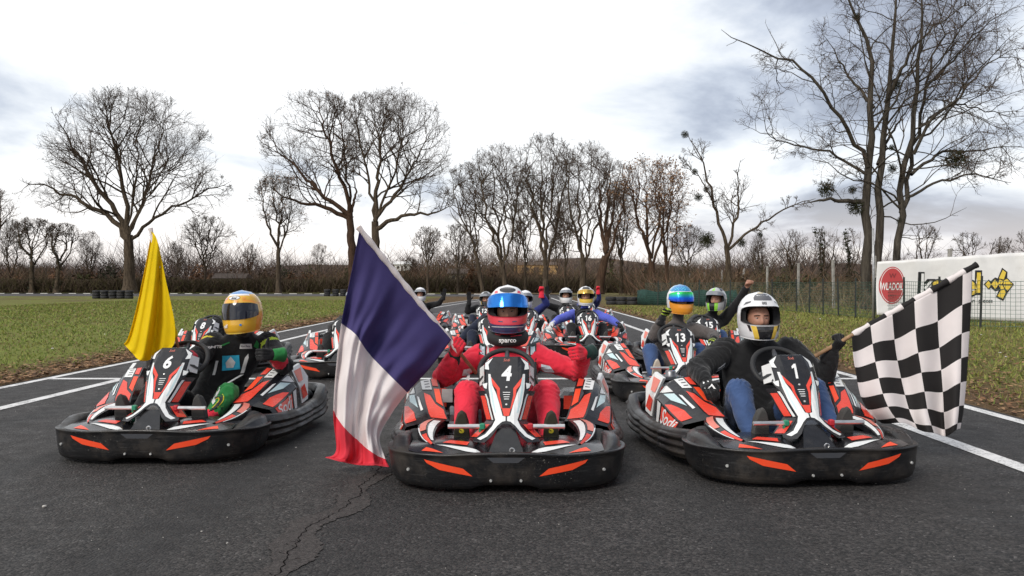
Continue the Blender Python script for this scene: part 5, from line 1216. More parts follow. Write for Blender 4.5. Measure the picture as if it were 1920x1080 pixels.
# --- hands: wrist at the origin, fingers +Y, back of the hand +Z, thumb +X
def hand_arrays(pose, vx=.0055):
    sh = [capsule((0, -.03, 0), (0, .01, 0), .033, .031)]; xs = (.033, .011, -.011, -.031); ln = (.042, .046, .043, .034)
    for x, l in zip(xs, ln):
        sh.append(capsule((x * .65, .015, 0), (x, .085, .002), .0175, .0155)); k = np.array((x, .088, .0))
        if pose in ('fist', 'grip', 'thumb'): ds = [((0, .55, -.83), l), ((0, -.80, -.60), l * .75), ((0, -.62, .78), l * .5)]
        elif pose == 'curl': ds = [((0, .85, -.5), l), ((0, .35, -.93), l * .72), ((0, -.3, -.95), l * .55)]
        else: ds = [((x * 2.2, .98, -.10), l), ((x * 1.2, .96, -.25), l * .72), ((0, .9, -.42), l * .55)]
        r_ = .0112
        for d_, q in ds: d_ = np.array(d_) / np.linalg.norm(d_); e = k + d_ * q; sh.append(capsule(k, e, r_, r_ - .0008, 10)); k = e; r_ -= .0008
    b = np.array((.026, .022, -.006))
    ch = {'thumb': [(.052, .045, -.012), (.080, .048, -.010), (.108, .042, -.006)], 'fist': [(.046, .05, -.026), (.036, .075, -.042), (.012, .082, -.052)], 'grip': [(.046, .05, -.026), (.036, .075, -.042), (.012, .082, -.052)], 'open': [(.055, .045, -.012), (.075, .07, -.015), (.085, .095, -.016)], 'curl': [(.048, .05, -.022), (.052, .078, -.035), (.045, .10, -.045)]}[pose]
    k = b; r_ = .0165
    for e in ch: sh.append(capsule(k, e, r_, r_ - .0018, 10)); k = np.array(e); r_ -= .0018
    return remesh(sh, vx, 2, .4)
HANDS = {p: hand_arrays(p) for p in ('thumb', 'grip', 'curl')}; HANDS_FAR = {p: hand_arrays(p, .010) for p in ('grip', 'open', 'curl')}
def cuff_arrays():
    rows = []
    for t, r_ in ((.016, .034), (.010, .041), (-.02, .044), (-.055, .050), (-.075, .052), (-.078, .046)): rows.append([(math.cos(a) * r_, t, math.sin(a) * r_ * .88) for a in np.linspace(0, 2 * math.pi, 19)[:-1]])
    return grid_mesh(rows, True)
CUFF = cuff_arrays()
def hand(parent, side, wrist, fwd, thumb, pose, m_, cuff, tip=None, bare=False, fine=True):
    """side +1 = driver's left hand (right in the picture)"""
    Y = Vector(fwd).normalized(); X = Vector(thumb); X = (X - Y * X.dot(Y)).normalized(); Z = X.cross(Y) * side
    Mx = Matrix(((X.x, Y.x, Z.x), (X.y, Y.y, Z.y), (X.z, Y.z, Z.z))).to_4x4(); Mx.translation = Vector(wrist)
    V, _, F = (HANDS if fine else HANDS_FAR)[pose]; V2 = [tuple(Mx @ Vector(v)) for v in V]; F2 = F if side > 0 else [f[::-1] for f in F]; mats = [m_, tip or m_, BLACKP]
    seam = lambda v: v[1] > .06 and v[2] < .012 and min(abs(v[0] - q) for q in (.022, .0, -.021)) < .0026
    fm = [2 if (fine and not bare and seam(V[f[0]])) else 1 if (tip is not None and ((V[f[0]][0] > .062) or (tip is C['neon'] and (math.sin(V[f[0]][1] * 190) > .55)))) else 0 for f in F]
    o = mk('hand' if bare else 'glove', V2, F2, mats, parent, fm, True)
    if cuff is not None:
        CV, CF = CUFF; mk('cuff', [tuple(Mx @ Vector(v)) for v in CV], CF, cuff, o if not bare else parent, None, True)
    return o
# --- shoes: heel at the origin, toe +Y, sole -Z
SV, _, SF = remesh([capsule((0, .0, .035), (0, .12, .038), .038, .040), capsule((0, .10, .034), (0, .20, .032), .043, .040), capsule((0, .19, .030), (0, .235, .028), .040, .030), capsule((0, .01, .04), (0, -.012, .115), .043, .045)], .008, 3)
SV[:, 2] = np.maximum(SV[:, 2], .002)
SOLE = []
for z, k in ((.0, .95), (-.012, 1.0), (-.014, .96), (.012, 1.03)): pass
def shoe(parent, heel, toe, up, m_, sole, logo=None):
    Y = Vector(toe).normalized(); Z = Vector(up); Z = (Z - Y * Z.dot(Y)).normalized(); X = Y.cross(Z); Mx = Matrix(((X.x, Y.x, Z.x), (X.y, Y.y, Z.y), (X.z, Y.z, Z.z))).to_4x4(); Mx.translation = Vector(heel)
    o = mk('shoe', [tuple(Mx @ Vector(v)) for v in SV], SF, m_, parent, None, True)
    out = [(math.cos(a) * .043 * (1 - .12 * math.sin(a)), .115 + math.sin(a) * .155) for a in np.linspace(0, 2 * math.pi, 29)[:-1]]
    rows = [[tuple(Mx @ Vector((x * q, .115 + (y - .115) * q, z))) for x, y in out] for z, q in ((.020, 1.0), (.012, 1.04), (-.010, 1.03), (-.014, .96))]; V, F = grid_mesh(rows, True); F.append(tuple(range(len(out) * 3, len(out) * 4))[::-1]); F.append(tuple(range(len(out))))
    mk('sole', V, F, sole, o)
    return o, Mx

def ik(S_, T, hint, l1=.29, l2=.265):
    S_, T = np.array(S_, float), np.array(T, float); d = T - S_; L = np.linalg.norm(d); mx = (l1 + l2) * .995
    if L > mx: k = L / mx; l1 *= k; l2 *= k
    u = d / L; a = (l1 * l1 - l2 * l2 + L * L) / (2 * L); h = math.sqrt(max(0, l1 * l1 - a * a)); p = np.array(hint, float) - S_; p -= u * p.dot(u); p /= np.linalg.norm(p) + 1e-9; return S_ + u * a + p * h

PALETTE = list(C.values()); PIDX = {k: i for i, k in enumerate(C)}
def person(label, kroot, hands, helm, top='black', legs='black', paint=None, shoes=('sole', 'sole'), lean=0.0, head=None, headrot=(0, 0, 0), vox=.014, headin=True, sitz=0.0, slim=1.0, knees=None, dy=0.0, leg=1.0):
    """all positions in the kart's own frame; hands = [(side, position, elbow hint, thumb direction, pose, glove, cuff, tip, bare), ...]"""
    Mk = kroot.matrix_world if False else Matrix.LocRotScale(kroot.location, kroot.rotation_euler, (1, 1, 1))
    root = empty('person', kroot.location, kroot.rotation_euler.z); setp(root, label, 'person', 'kart drivers')
    hx = lean; H0 = np.array(head if head is not None else (hx * 1.25, 1.11 + dy, .932 + sitz)); nk = np.array((hx * 1.05, 1.17 + dy, .67 + sitz * .8))
    sh = {s: np.array((hx + s * .182 * slim, 1.185 + dy, .615 + sitz * .7)) for s in (1, -1)}
    rings = [(.09, 1.08, 0, .13, .10), (.15, 1.10, 0, .175, .135), (.24, 1.12, .1, .178, .14), (.34, 1.145, .35, .165, .128), (.45, 1.17, .65, .18, .128), (.54, 1.18, .85, .200, .122), (.61, 1.18, .98, .185, .104), (.655, 1.175, 1.02, .12, .085), (.70, 1.165, 1.05, .07, .07)]
    rows = []
    for z, y, lf, rx, ry in rings:
        zz = z + sitz * lf * .8; rows.append([(hx * lf + rx * slim * math.copysign(abs(math.cos(a)) ** .85, math.cos(a)), y + dy * min(1, lf + .3) + ry * math.copysign(abs(math.sin(a)) ** .85, math.sin(a)), zz) for a in np.linspace(0, 2 * math.pi, 25)[:-1]])
    V, F = grid_mesh(rows, True); F.append(tuple(range(24))[::-1]); F.append(tuple(range((len(rows) - 1) * 24, len(rows) * 24))); shapes = [(V, F)]
    shapes.append(capsule(nk, H0 + np.array((0, .02, -.10)), .062, .056)); bones = [('torso', np.array((0, 1.1, .2)), np.array((hx, 1.17 + dy, .55 + sitz))), ('neck', nk, H0)]
    wr = {}
    for s in (1, -1):
        hd = next((h for h in hands if h[0] == s), None)
        if hd is None: hd = (s, (s * .17, .66, .58), (s * .42, 1.0, .42), (0, 0, 1), 'curl', C['black'], C['black'], None, False)
        P = np.array(hd[1], float); el = ik(sh[s], P, hd[2]); fd = P - el; fd /= np.linalg.norm(fd); w = P - fd * .055; wr[s] = (w, fd, hd, el)
        shapes += [capsule(sh[s] + np.array((-s * .03, 0, -.02)), sh[s], .080, .080), capsule(sh[s], el, .080 * slim, .064 * slim), capsule(el, w - fd * .03, .065 * slim, .048)]
        bones += [('uarm%d' % s, sh[s], el), ('farm%d' % s, el, w)]
        hip = np.array((s * .098, 1.07, .185)); kn = np.array(knees[s] if knees else (s * .235, .70, .435)); an = np.array((s * .243, .435, .185))
        shapes += [capsule(hip, kn, .105 * leg, .082 * leg), capsule(kn, an, .080 * leg, .052 * leg)]; bones += [('thigh%d' % s, hip, kn), ('shin%d' % s, kn, an)]
    V, Nn, F = remesh(shapes, vox, 4); names = [b_[0] for b_ in bones]
    D_ = []; T_ = []
    for _, a, b_ in bones:
        ab = b_ - a; t = np.clip(((V - a) @ ab) / (ab @ ab), 0, 1); D_.append(np.linalg.norm(V - (a + t[:, None] * ab), axis=1) - (.12 if _ == 'torso' else 0)); T_.append(t)
    D_ = np.array(D_); bi = D_.argmin(0); T_ = np.array(T_)[bi, np.arange(len(V))]; Ln = np.array([np.linalg.norm(b_[2] - b_[1]) for b_ in bones])[bi]
    isl = np.array([nm not in ('torso', 'neck') for nm in names])[bi]
    jn = np.exp(-((T_ * Ln) / .09) ** 2) + np.exp(-(((1 - T_) * Ln) / .09) ** 2)
    ph = 9 * np.sin(V[:, 0] * 23 + V[:, 2] * 17) * .22 + 6 * np.sin(V[:, 1] * 31 + V[:, 0] * 11) * .2
    fold = np.where(isl, np.sin(T_ * Ln * 2 * np.pi / .055 + ph * 3.2 + 2.5 * np.sin(V[:, 0] * 41) + 2.5 * np.sin(V[:, 2] * 37 + V[:, 1] * 29)) * (.0006 + .0042 * jn), .0035 * np.sin(V[:, 2] * 95 + 3 * np.sin(V[:, 0] * 16) + ph) * np.exp(-((V[:, 2] - .36) / .16) ** 2))
    fold += .0035 * np.sin(V[:, 0] * 34 + ph) * np.sin(V[:, 2] * 29 + 2 * ph * .3)
    fold[names.index('neck') == bi] = 0; V = V + Nn * fold[:, None]
    fc = np.array([f[0] for f in F]); cen = np.array([V[list(f)].mean(0) for f in F]); fb = bi[fc]; ft = T_[fc]
    fm = np.full(len(F), PIDX[top]); low = np.array([n_.startswith(('thigh', 'shin')) for n_ in names])[fb] | ((names.index('torso') == fb) & (cen[:, 2] < .21)); fm[low] = PIDX[legs]
    if paint:
        fnames = np.array(names)[fb]; paint(fm, fnames, ft, cen)
    body_F = list(F); bv = bvh_of(V, F)
    R3 = Euler(headrot).to_matrix(); mats = PALETTE + [SKIN, EYEW, IRIS, BROW]
    if headin:
        HV = np.array([R3 @ Vector(v * .90 + np.array((0, .004, -.026))) for v in HEADV]) + H0; o_ = len(V); V = np.concatenate([V, HV]); body_F += [tuple(i + o_ for i in f) for f in HEADF]; fm = np.concatenate([fm, np.array(HEADM) + len(PALETTE)])
    body = mk('body', V, [tuple(int(i) for i in f) for f in body_F], mats, root, fm, True)
    hm, vm, deco = helm; ho = ob('helmet', hm, root); ho.location = H0; ho.rotation_euler = headrot
    if vm is not None: ob('visor', vm, ho)
    if deco: deco(ho, BVHTree.FromPolygons([v.co[:] for v in hm.vertices], [p.vertices[:] for p in hm.polygons]))
    for s in (1, -1):
        w, fd, hd, el = wr[s]; hand(root, s, w, fd if len(hd) < 10 else hd[9], hd[3], hd[4], hd[5], hd[6], hd[7], hd[8], vox < .013)
        so, Ms = shoe(root, (s * .245, .335, .122), (0, -.20, .97), (0, .97, .20), C[shoes[0]], C[shoes[1]])
        if len(shoes) > 2:
            TV, TF = text_arrays('S', .055, .003); mk('sole_logo', [tuple(Ms @ Vector((-x, .175 + y, -.0165))) for x, y, _ in TV], TF, C[shoes[2]], so)
    return root, bv, H0, wr, body
# ------------------------------------------------------------------ karts and their drivers, nearest first
def local(kroot, p):
    """world point -> frame of the kart"""
    return tuple(Matrix.LocRotScale(kroot.location, kroot.rotation_euler, (1, 1, 1)).inverted() @ Vector(p))
def at(kroot, px, py, d): return local(kroot, W(px, py, d))
def htext(body, size, m_, cx, cz, bold=.0, shear=0.0, sx=1.0):
    """lettering on the front of a helmet"""
    V2, F2 = text_arrays(body, 1.0, bold, shear); a = np.array(V2); k = size / (a[:, 1].max() - a[:, 1].min())
    return lambda ho, bv: project('lettering', bv, [(cx + x * k * sx, cz + y * k) for x, y, _ in a], m_, ho, lambda x, y: (x, -.5, y), (0, 1, 0), .0055, tri=F2)
def hpoly(pts, m_, off=.0025): return lambda ho, bv: project('helmet_mark', bv, pts, m_, ho, lambda x, y: (x, -.5, y), (0, 1, 0), off)
def many(*fs):
    def run(ho, bv):
        for f in fs: f(ho, bv)
    return run
def helm(name, cols, paint, visor, tilt=0.0, deco=None, low=None, **k):
    return (helmet_mesh(name, paint, [H[c] for c in cols], **k), visor_mesh(VIS[visor], tilt=R(tilt), low=low, **{q: k[q] for q in k if q in ('top', 'bot')}) if visor else None, deco)

KSX = 1.035
def kart(*a, **k): o = make_kart(*a, **k); o.scale = (KSX, 1, 1); return o
# ---- kart 4, red suit
k4 = kart((-.045, 4.375, 0), 0, '4', 'black and red racing kart number 4 carrying the red-suited driver')
def both4(pts, m_, off=.0025): return many(hpoly(pts, m_, off), hpoly([(-x, y) for x, y in pts], m_, off))
def p4(a, h, t, b):
    if h > t: return 0
    if abs(a) > 78: return 0 if h > -.03 else (2 if h > -.075 else 3)
    return 2 if h > b - .052 else 3
h4 = helm('helmet_red_blue', ('white', 'grey', 'red', 'navy'), p4, 'blue', 13, low=-.022, deco=many(hpoly([(.052 * math.cos(q), .116 + .017 * math.sin(q)) for q in np.linspace(0, 6.283, 25)[:-1]], H['black']), both4([(.062, .098), (.085, .092), (.080, .108), (.064, .112)], H['red']), hpoly([(-.10, -.118), (.10, -.118), (.10, -.114), (-.10, -.114)], H['white']), hpoly([(-.06, -.083), (-.03, -.086), (-.03, -.079), (-.055, -.077)], H['navy']), hpoly([(.06, -.083), (.03, -.086), (.03, -.079), (.055, -.077)], H['navy'])))
def s4(fm, nm, t, c):
    fa = np.char.startswith(nm, 'farm')
P4 = person('driver in red racing suit giving a thumbs up and holding the tricolour flag', k4,
    [(-1, at(k4, 858, 652, 5.30), at(k4, 830, 760, 5.7), tuple(Vector(W(675, 430, 5.05)) - Vector(W(858, 652, 5.30))), 'grip', C['dred'], C['dgreen'], None, False, (.25, -.75, .62)),
     (1, at(k4, 1101, 652, 5.30), at(k4, 1120, 770, 5.7), (-.15, .1, 1), 'thumb', C['dred'], C['dgreen'], C['black'], False, (-.62, -.75, .02))],
    h4, 'red', 'red', s4, vox=.011, shoes=('olive', 'olive', 'yellow'))
r4, bv4, H4, wr4, body4 = P4
fr = lambda y0: (lambda x, z: (x, y0, z))
for s in (1, -1):
    project('shoulder_patch', bv4, [(s * .125, .60), (s * .185, .60), (s * .185, .70), (s * .125, .70)], C['dgreen'], body4, lambda x, y: (x, y + .5, 1.6), (0, 0, -1), .004) if False else None
    project('shoulder_patch', bv4, [(s * .140, 1.10), (s * .185, 1.10), (s * .185, 1.26), (s * .140, 1.26)], C['dgreen'], body4, lambda x, y: (x, y, 1.3), (0, 0, -1), .004)
    project('shoulder_patch', bv4, [(s * .148, 1.11), (s * .176, 1.11), (s * .176, 1.15), (s * .148, 1.15)], C['ice'], body4, lambda x, y: (x, y, 1.3), (0, 0, -1), .006)
    project('suit_piping', bv4, [(s * .118, 1.08), (s * .134, 1.08), (s * .136, 1.25), (s * .126, 1.25)], C['white'], body4, lambda x, y: (x, y, 1.3), (0, 0, -1), .004)
project('sleeve_patch', bv4, [(.215, .50), (.27, .48), (.30, .52), (.27, .56), (.215, .57)], C['ice'], body4, fr(.75), (0, 1, 0)); project('sleeve_patch', bv4, [(-.29, .50), (-.22, .48), (-.215, .55), (-.28, .54)], C['white'], body4, fr(.75), (0, 1, 0))
project('suit_patch', bv4, [(.165, .40), (.19, .38), (.19, .54), (.165, .54)], C['black'], body4, fr(.75), (0, 1, 0)); project('zip_line', bv4, [(-.003, .45), (.003, .45), (.003, .66), (-.003, .66)], mat('zip_dark', (.25, .01, .015), .5), body4, fr(.3), (0, 1, 0))
project('leg_stripe', bv4, [(-.175, .16), (-.155, .16), (-.155, .33), (-.172, .35)], C['ice'], body4, fr(.1), (0, 1, 0))
# neck brace
rows = []
for a in np.linspace(0, 2 * math.pi, 33)[:-1]:
    q = []
    for b_ in np.linspace(0, 2 * math.pi, 13)[:-1]: rr = .108 + .028 * math.cos(b_); q.append((H4[0] + math.sin(a) * rr, H4[1] + .035 - math.cos(a) * rr * 1.05, .745 + .040 * math.sin(b_) - .022 * math.cos(a)))
    rows.append(q)
rows.append(rows[0]); V, F = grid_mesh(rows, True); br = mk('neck_brace', V, F, mat('brace_black', (.012, .012, .013), .75, bump=.3), r4, None, True); bvb = bvh_of(V, F)
V2, F2 = text_arrays('sparco', 1.0, .02); a = np.array(V2); kk = .030 / (a[:, 1].max() - a[:, 1].min()); project('lettering', bvb, [(x * kk, .722 + y * kk) for x, y, _ in a], WHITE, br, fr(.2), (0, 1, 0), .002, tri=F2)
project('brace_piping', bvb, [(.02, .752), (.09, .758), (.09, .763), (.02, .757)], C['red'], br, fr(.2), (0, 1, 0), .002); project('brace_piping', bvb, [(-.08, .764), (-.045, .758), (-.045, .763), (-.08, .769)], C['red'], br, fr(.2), (0, 1, 0), .002)
# ---- kart 6, yellow helmet
k6 = kart((-2.24, 5.07, 0), R(-1.5), '6', 'black and red racing kart number 6 at the front left of the grid')
def p6(a, h, t, b):
    if h > .118: return 1
    if h > .112: return 2
    if h > t: return 0 if not (abs(a) > 32 and t + .02 < h < t + .032) else 3
    if abs(a) > 76: return 0 if h > -.02 else 3
    return 0 if h > -.150 else 4
h6 = helm('helmet_yellow_blue', ('yellow', 'blue', 'white', 'orange', 'gold'), p6, 'dark', 0, many(hpoly([(.042 * math.cos(q), .094 + .0145 * math.sin(q)) for q in np.linspace(0, 6.283, 25)[:-1]], H['black'], .002), hpoly([(.039 * math.cos(q), .094 + .012 * math.sin(q)) for q in np.linspace(0, 6.283, 25)[:-1]], H['white'], .003), htext('Arai', .016, BLACKP, 0, .094, .02, .25), htext('Kdt', .014, H['orange'], .022, .072, .03), htext('elf', .026, WHITE, -.052, -.100, .03), hpoly([(.055 + .008 * math.cos(q), -.095 + .008 * math.sin(q)) for q in np.linspace(0, 6.283, 17)[:-1]], H['blue']), hpoly([(-.075, .082), (-.055, .085), (-.055, .098), (-.075, .094)], H['pink']), hpoly([(.075, .082), (.055, .085), (.055, .098), (.075, .094)], H['orange'])), top=.048, bot=-.050)
def s6(fm, nm, t, c):
    sh_ = (nm == 'shin1') | ((nm == 'thigh1') & (t > .78)); fm[sh_] = PIDX['green']; fm[(nm == 'shin1') & (t > .72)] = PIDX['red']; fm[(nm == 'thigh1') & (t > .74) & (t < .80)] = PIDX['yellow']
    fm[(nm == 'farm1') & (t > .35)] = PIDX['green']; fm[(nm == 'farm1') & (t > .35) & (c[:, 0] > .47)] = PIDX['red']; fm[(nm == 'farm-1') & (t > .5)] = PIDX['red']; fm[(nm == 'uarm1') & (t < .25) & (t > .16)] = PIDX['neon']; fm[(nm == 'uarm-1') & (t < .25) & (t > .16)] = PIDX['yellow']
P6 = person('driver in black suit with yellow and blue helmet holding the yellow flag', k6,
    [(-1, at(k6, 343, 672, 5.72), at(k6, 360, 735, 6.2), tuple(Vector(W(283, 432, 5.72)) - Vector(W(340, 672, 5.72))), 'grip', C['dred'], C['black'], None, False),
     (1, at(k6, 509, 660, 5.82), at(k6, 560, 720, 6.0), (-.1, 0, 1), 'thumb', C['black'], C['green'], None, False, (-.6, -.7, .05))],
    h6, 'black', 'black', s6, lean=.20, head=at(k6, 455, 583, 6.05), headrot=(0, R(-3), R(-8)), vox=.011, sitz=.055, slim=1.08, leg=.88, knees={1: (.30, .67, .355), -1: (-.20, .70, .40)})
r6, bv6, H6, wr6, body6 = P6
q6 = lambda x, z: (x, .2, z + (.035 if z > .4 else 0))
project('suit_stripe', bv6, [(.10, .60), (.16, .625), (.158, .635), (.098, .612)], C['green'], body6, q6, (0, 1, 0)); project('suit_stripe', bv6, [(.05, .40), (.07, .40), (.09, .50), (.07, .50)], C['white'], body6, q6, (0, 1, 0)); project('chest_patch', bv6, [(.12, .43), (.245, .44), (.235, .54), (.115, .535)], C['patch'], body6, q6, (0.0, 1, 0)); project('chest_mark', bv6, [(.15, .45), (.20, .452), (.212, .49), (.176, .53), (.142, .485)], C['white'], body6, q6, (0, 1, 0), .006)
project('suit_stripe', bv6, [(.245, .41), (.265, .41), (.30, .52), (.298, .55), (.275, .52)], C['white'], body6, q6, (0, 1, 0)); project('suit_stripe', bv6, [(.243, .31), (.262, .31), (.265, .40), (.245, .40)], C['white'], body6, q6, (0, 1, 0))
project('suit_stripe', bv6, [(.17, .33), (.21, .36), (.27, .32), (.26, .30), (.21, .335), (.18, .31)], C['white'], body6, q6, (0, 1, 0)); project('name_patch', bv6, [(.235, .585), (.32, .585), (.315, .62), (.24, .62)], C['white'], body6, q6, (0, 1, 0)); project('trim', bv6, [(.33, .60), (.36, .58), (.37, .62), (.345, .645)], C['green'], body6, q6, (0, 1, 0))
V2, F2 = text_arrays('OMTIS', 1.0, .02); a = np.array(V2); kk = .020 / (a[:, 1].max() - a[:, 1].min()); project('lettering', bv6, [(.065 + x * kk, .60 + y * kk) for x, y, _ in a], WHITE, body6, q6, (0, 1, 0), .005, tri=F2)
V2, F2 = text_arrays('Kart Race', 1.0, .01); a = np.array(V2); kk = .012 / (a[:, 1].max() - a[:, 1].min()); project('lettering', bv6, [(.277 + x * kk * .9, .603 + y * kk) for x, y, _ in a], BLACKP, body6, q6, (0, 1, 0), .008, tri=F2)
V2, F2 = text_arrays('2', 1.0, .06); a = np.array(V2); kk = .11 / (a[:, 1].max() - a[:, 1].min()); project('lettering', bv6, [(.285 + x * kk, .31 + y * kk) for x, y, _ in a], C['yellow'], body6, q6, (0, 1, 0), .005, tri=F2)
V2, F2 = text_arrays('2', 1.0, .015); a = np.array(V2); kk = .10 / (a[:, 1].max() - a[:, 1].min()); project('lettering', bv6, [(.285 + x * kk, .31 + y * kk) for x, y, _ in a], BLACKP, body6, q6, (0, 1, 0), .008, tri=F2)
# ---- kart 1, black hoodie
k1 = kart((1.65, 4.5, 0), R(4.5), '1', 'black and red racing kart number 1 at the front right of the grid')
def p1(a, h, t, b): return 0
def both(pts, m_, off=.0025): return many(hpoly(pts, m_, off), hpoly([(-x, y) for x, y in pts], m_, off))
h1 = helm('helmet_white_gold', ('white', 'black', 'gold', 'grey'), p1, None, 0, many(hpoly([(-.058, .094), (.058, .094), (.056, .110), (.044, .126), (.022, .136), (-.022, .136), (-.044, .126), (-.056, .110)], H['grey']), hpoly([(-.02, .1375), (.02, .1375), (.015, .1425), (-.015, .1425)], H['gold']),
    hpoly([(-.056, -.068), (.056, -.068), (.036, -.150), (-.036, -.150)], H['black']), both([(.056, -.068), (.086, -.064), (.062, -.148), (.036, -.150)], H['gold']), both([(.089, -.062), (.104, -.058), (.090, -.100), (.078, -.102)], H['black']), both([(.072, .090), (.098, .082), (.112, .060), (.100, .068), (.078, .080)], H['grey']), htext('IXS', .016, BLACKP, 0, .078, .03)), top=.058, bot=-.060)
P1 = person('driver in black hoodie and jeans with white and yellow helmet holding the chequered flag', k1,
    [(1, at(k1, 1566, 646, 5.42), at(k1, 1540, 780, 5.6), tuple(Vector(W(1832, 495, 5.30)) - Vector(W(1568, 645, 5.42))), 'grip', C['black'], C['black'], C['grey'], False, (.35, -.5, .8)),
     (-1, at(k1, 1326, 722, 5.25), at(k1, 1270, 690, 5.6), (.7, -.5, .2), 'curl', C['black'], C['black'], None, False)],
    h1, 'black', 'jeans', None, head=at(k1, 1422, 590, 5.48), headrot=(0, 0, R(-4)), lean=.06, shoes=('sole', 'sole'), vox=.011, slim=1.2, sitz=.035)
r1, bv1, H1, wr1, body1 = P1
V2, F2 = text_arrays('TX', 1.0, .02, .3); a = np.array(V2); kk = .04 / (a[:, 1].max() - a[:, 1].min()); w_ = wr1[-1][0]; bvg = [c for c in r1.children if c.name.startswith('glove')][1]
bvq = BVHTree.FromPolygons([v.co[:] for v in bvg.data.vertices], [p.vertices[:] for p in bvg.data.polygons]); project('lettering', bvq, [(w_[0] + .0 + x * kk, w_[2] - .01 + y * kk) for x, y, _ in a], WHITE, bvg, fr(.2), (0, 1, 0), .003, tri=F2)
project('sleeve_stripe', bv1, [(-.26, .53), (-.20, .565), (-.20, .575), (-.26, .54)], C['white'], body1, fr(.3), (0, 1, 0)); project('sleeve_stripe', bv1, [(-.265, .51), (-.20, .545), (-.20, .555), (-.265, .52)], C['white'], body1, fr(.3), (0, 1, 0))

# ---- second row and beyond
def driver(label, kr, px, py, hm, dhead, hands, top, legs, hr=(0, 0, 0), vox=.018, **k):
    return person(label, kr, hands, hm, top, legs, None, head=at(kr, px, py, dhead), headrot=hr, vox=vox, lean=at(kr, px, py, dhead)[0] * .8, **k)
k13 = kart((1.57, 7.62, 0), R(1), '13', 'racing kart number 13 in the second row on the right')
def p13(a, h, t, b):
    if h > .075 and abs(a) < 95: return 1 if (math.sin(a * .35) * math.sin(h * 220) < .2) else 2
    if h > t: return 0
    if abs(a) > 78: return 0
    return 3 if h < b - .004 else 0
driver('driver in grey sweater with blue-topped orange-chinned helmet in kart 13', k13, 1275, 560, helm('helmet_blue_orange', ('white', 'blue', 'cyan', 'orange'), p13, 'rainbow', 3, None, low=-.03), 8.75,
    [(-1, at(k13, 1246, 587, 8.45), at(k13, 1225, 640, 8.8), (.5, .2, 1), 'grip', C['black'], C['black'], C['neon'], False, (.3, -.1, .95)), (1, at(k13, 1341, 640, 8.3), at(k13, 1350, 615, 8.9), (-.6, -.5, .3), 'curl', C['black'], C['black'], C['neon'], False)], 'grey', 'jeans', (0, 0, R(10)), vox=.014, shoes=('sole', 'cream'))
k15 = kart((2.42, 10.1, 0), R(3), '15', 'racing kart number 15 half hidden behind the white and yellow helmet')
def p15(a, h, t, b):
    if abs(a) < 10 and h > .06: return 1
    if h > .10 and abs(a) > 14: return 0 if abs(a) < 60 else 2
    if h > t: return 0
    if abs(a) > 78: return 2 if (int((a + 360) / 12) % 3 == 0) else 0
    if abs(a) < 14: return 2
    if abs(a) < 36 and h < b: return 1
    return 0
driver('driver in black with green and white helmet raising a bare fist in kart 15', k15, 1343, 560, helm('helmet_green_white', ('silver', 'green', 'black'), p15, 'smoke2', 16, low=.012), 11.2,
    [(1, at(k15, 1404, 531, 11.0), at(k15, 1392, 585, 11.2), (-1, -.2, .2), 'grip', C['skin'], None, None, True)], 'black', 'jeans', (0, 0, R(-38)))
k16 = kart((1.10, 12.3, 0), 0, '16', 'racing kart number 16 with the blue hooded driver')
def p16(a, h, t, b):
    if h > .10: return 1 if abs(a) < 40 and h < .13 else 0
    if h > t: return 0
    if abs(a) > 78: return 0
    return 2 if h > b - .06 and abs(a) < 55 else 0
def s16(fm, nm, t, c): fm[(nm == 'torso') & (np.abs(c[:, 0]) < .16)] = PIDX['black']
person('driver in bright blue hooded jacket sitting in kart 16', k16, [(-1, at(k16, 1031, 611, 12.9), at(k16, 1035, 585, 13.4), (0, -1, .3), 'curl', C['white'], C['white'], None, False), (1, at(k16, 1166, 613, 12.9), at(k16, 1155, 580, 13.4), (0, -1, .3), 'curl', C['black'], C['black'], None, False)],
    helm('helmet_white_amber', ('white', 'black', 'gold'), p16, 'gold', 14, low=.0), 'blue', 'black', s16, head=at(k16, 1098, 554, 13.4), vox=.018)
plain = lambda a, h, t, b: 0
hw = helm('helmet_plain_white', ('white',), plain, 'smoke2', 16, low=.012)
k3 = kart((-.30, 10.2, 0), 0, '3', 'racing kart half hidden behind the red-suited driver')
driver('driver in dark blue with plain white helmet behind the red-suited driver', k3, 938, 562, hw, 11.2, [(-1, at(k3, 850, 655, 10.9), at(k3, 870, 600, 11.4), (0, -1, .3), 'curl', C['navy'], C['navy'], None, False)], 'navy', 'navy')
k2 = kart((-2.02, 9.62, 0), R(-1), '2', 'racing kart partly hidden behind the tricolour flag')
driver('driver in black suit and white helmet behind the tricolour flag', k2, 668, 560, hw, 10.75, [], 'black', 'black')
k8 = kart((-3.82, 10.0, 0), R(-2), '8', 'racing kart number 8 behind the yellow-helmeted driver')
driver('driver mostly hidden behind the yellow helmet, black suit', k8, 452, 566, hw, 11.1, [], 'black', 'black')
k9 = kart((1.02, 15.9, 0), 0, '9', 'racing kart number 9 behind the blue hooded driver')
driver('driver in black with white helmet raising a gloved arm in kart 9', k9, 1061, 553, hw, 17.0, [(-1, at(k9, 1026, 549, 16.8), at(k9, 1022, 590, 17.0), (1, 0, .3), 'open', C['black'], C['black'], None, False, (0, 0, 1))], 'black', 'black', vox=.022)
k12 = kart((-.58, 15.9, 0), 0, '12', 'racing kart number 12 left of the red-suited driver, far back')
def p12(a, h, t, b):
    if h > t or abs(a) > 78: return 0 if h < .10 or abs(a) > 30 else 1
    return 1 if abs(a) < 12 or a < 0 and abs(a) < 40 else (2 if abs(a) < 45 else 0)
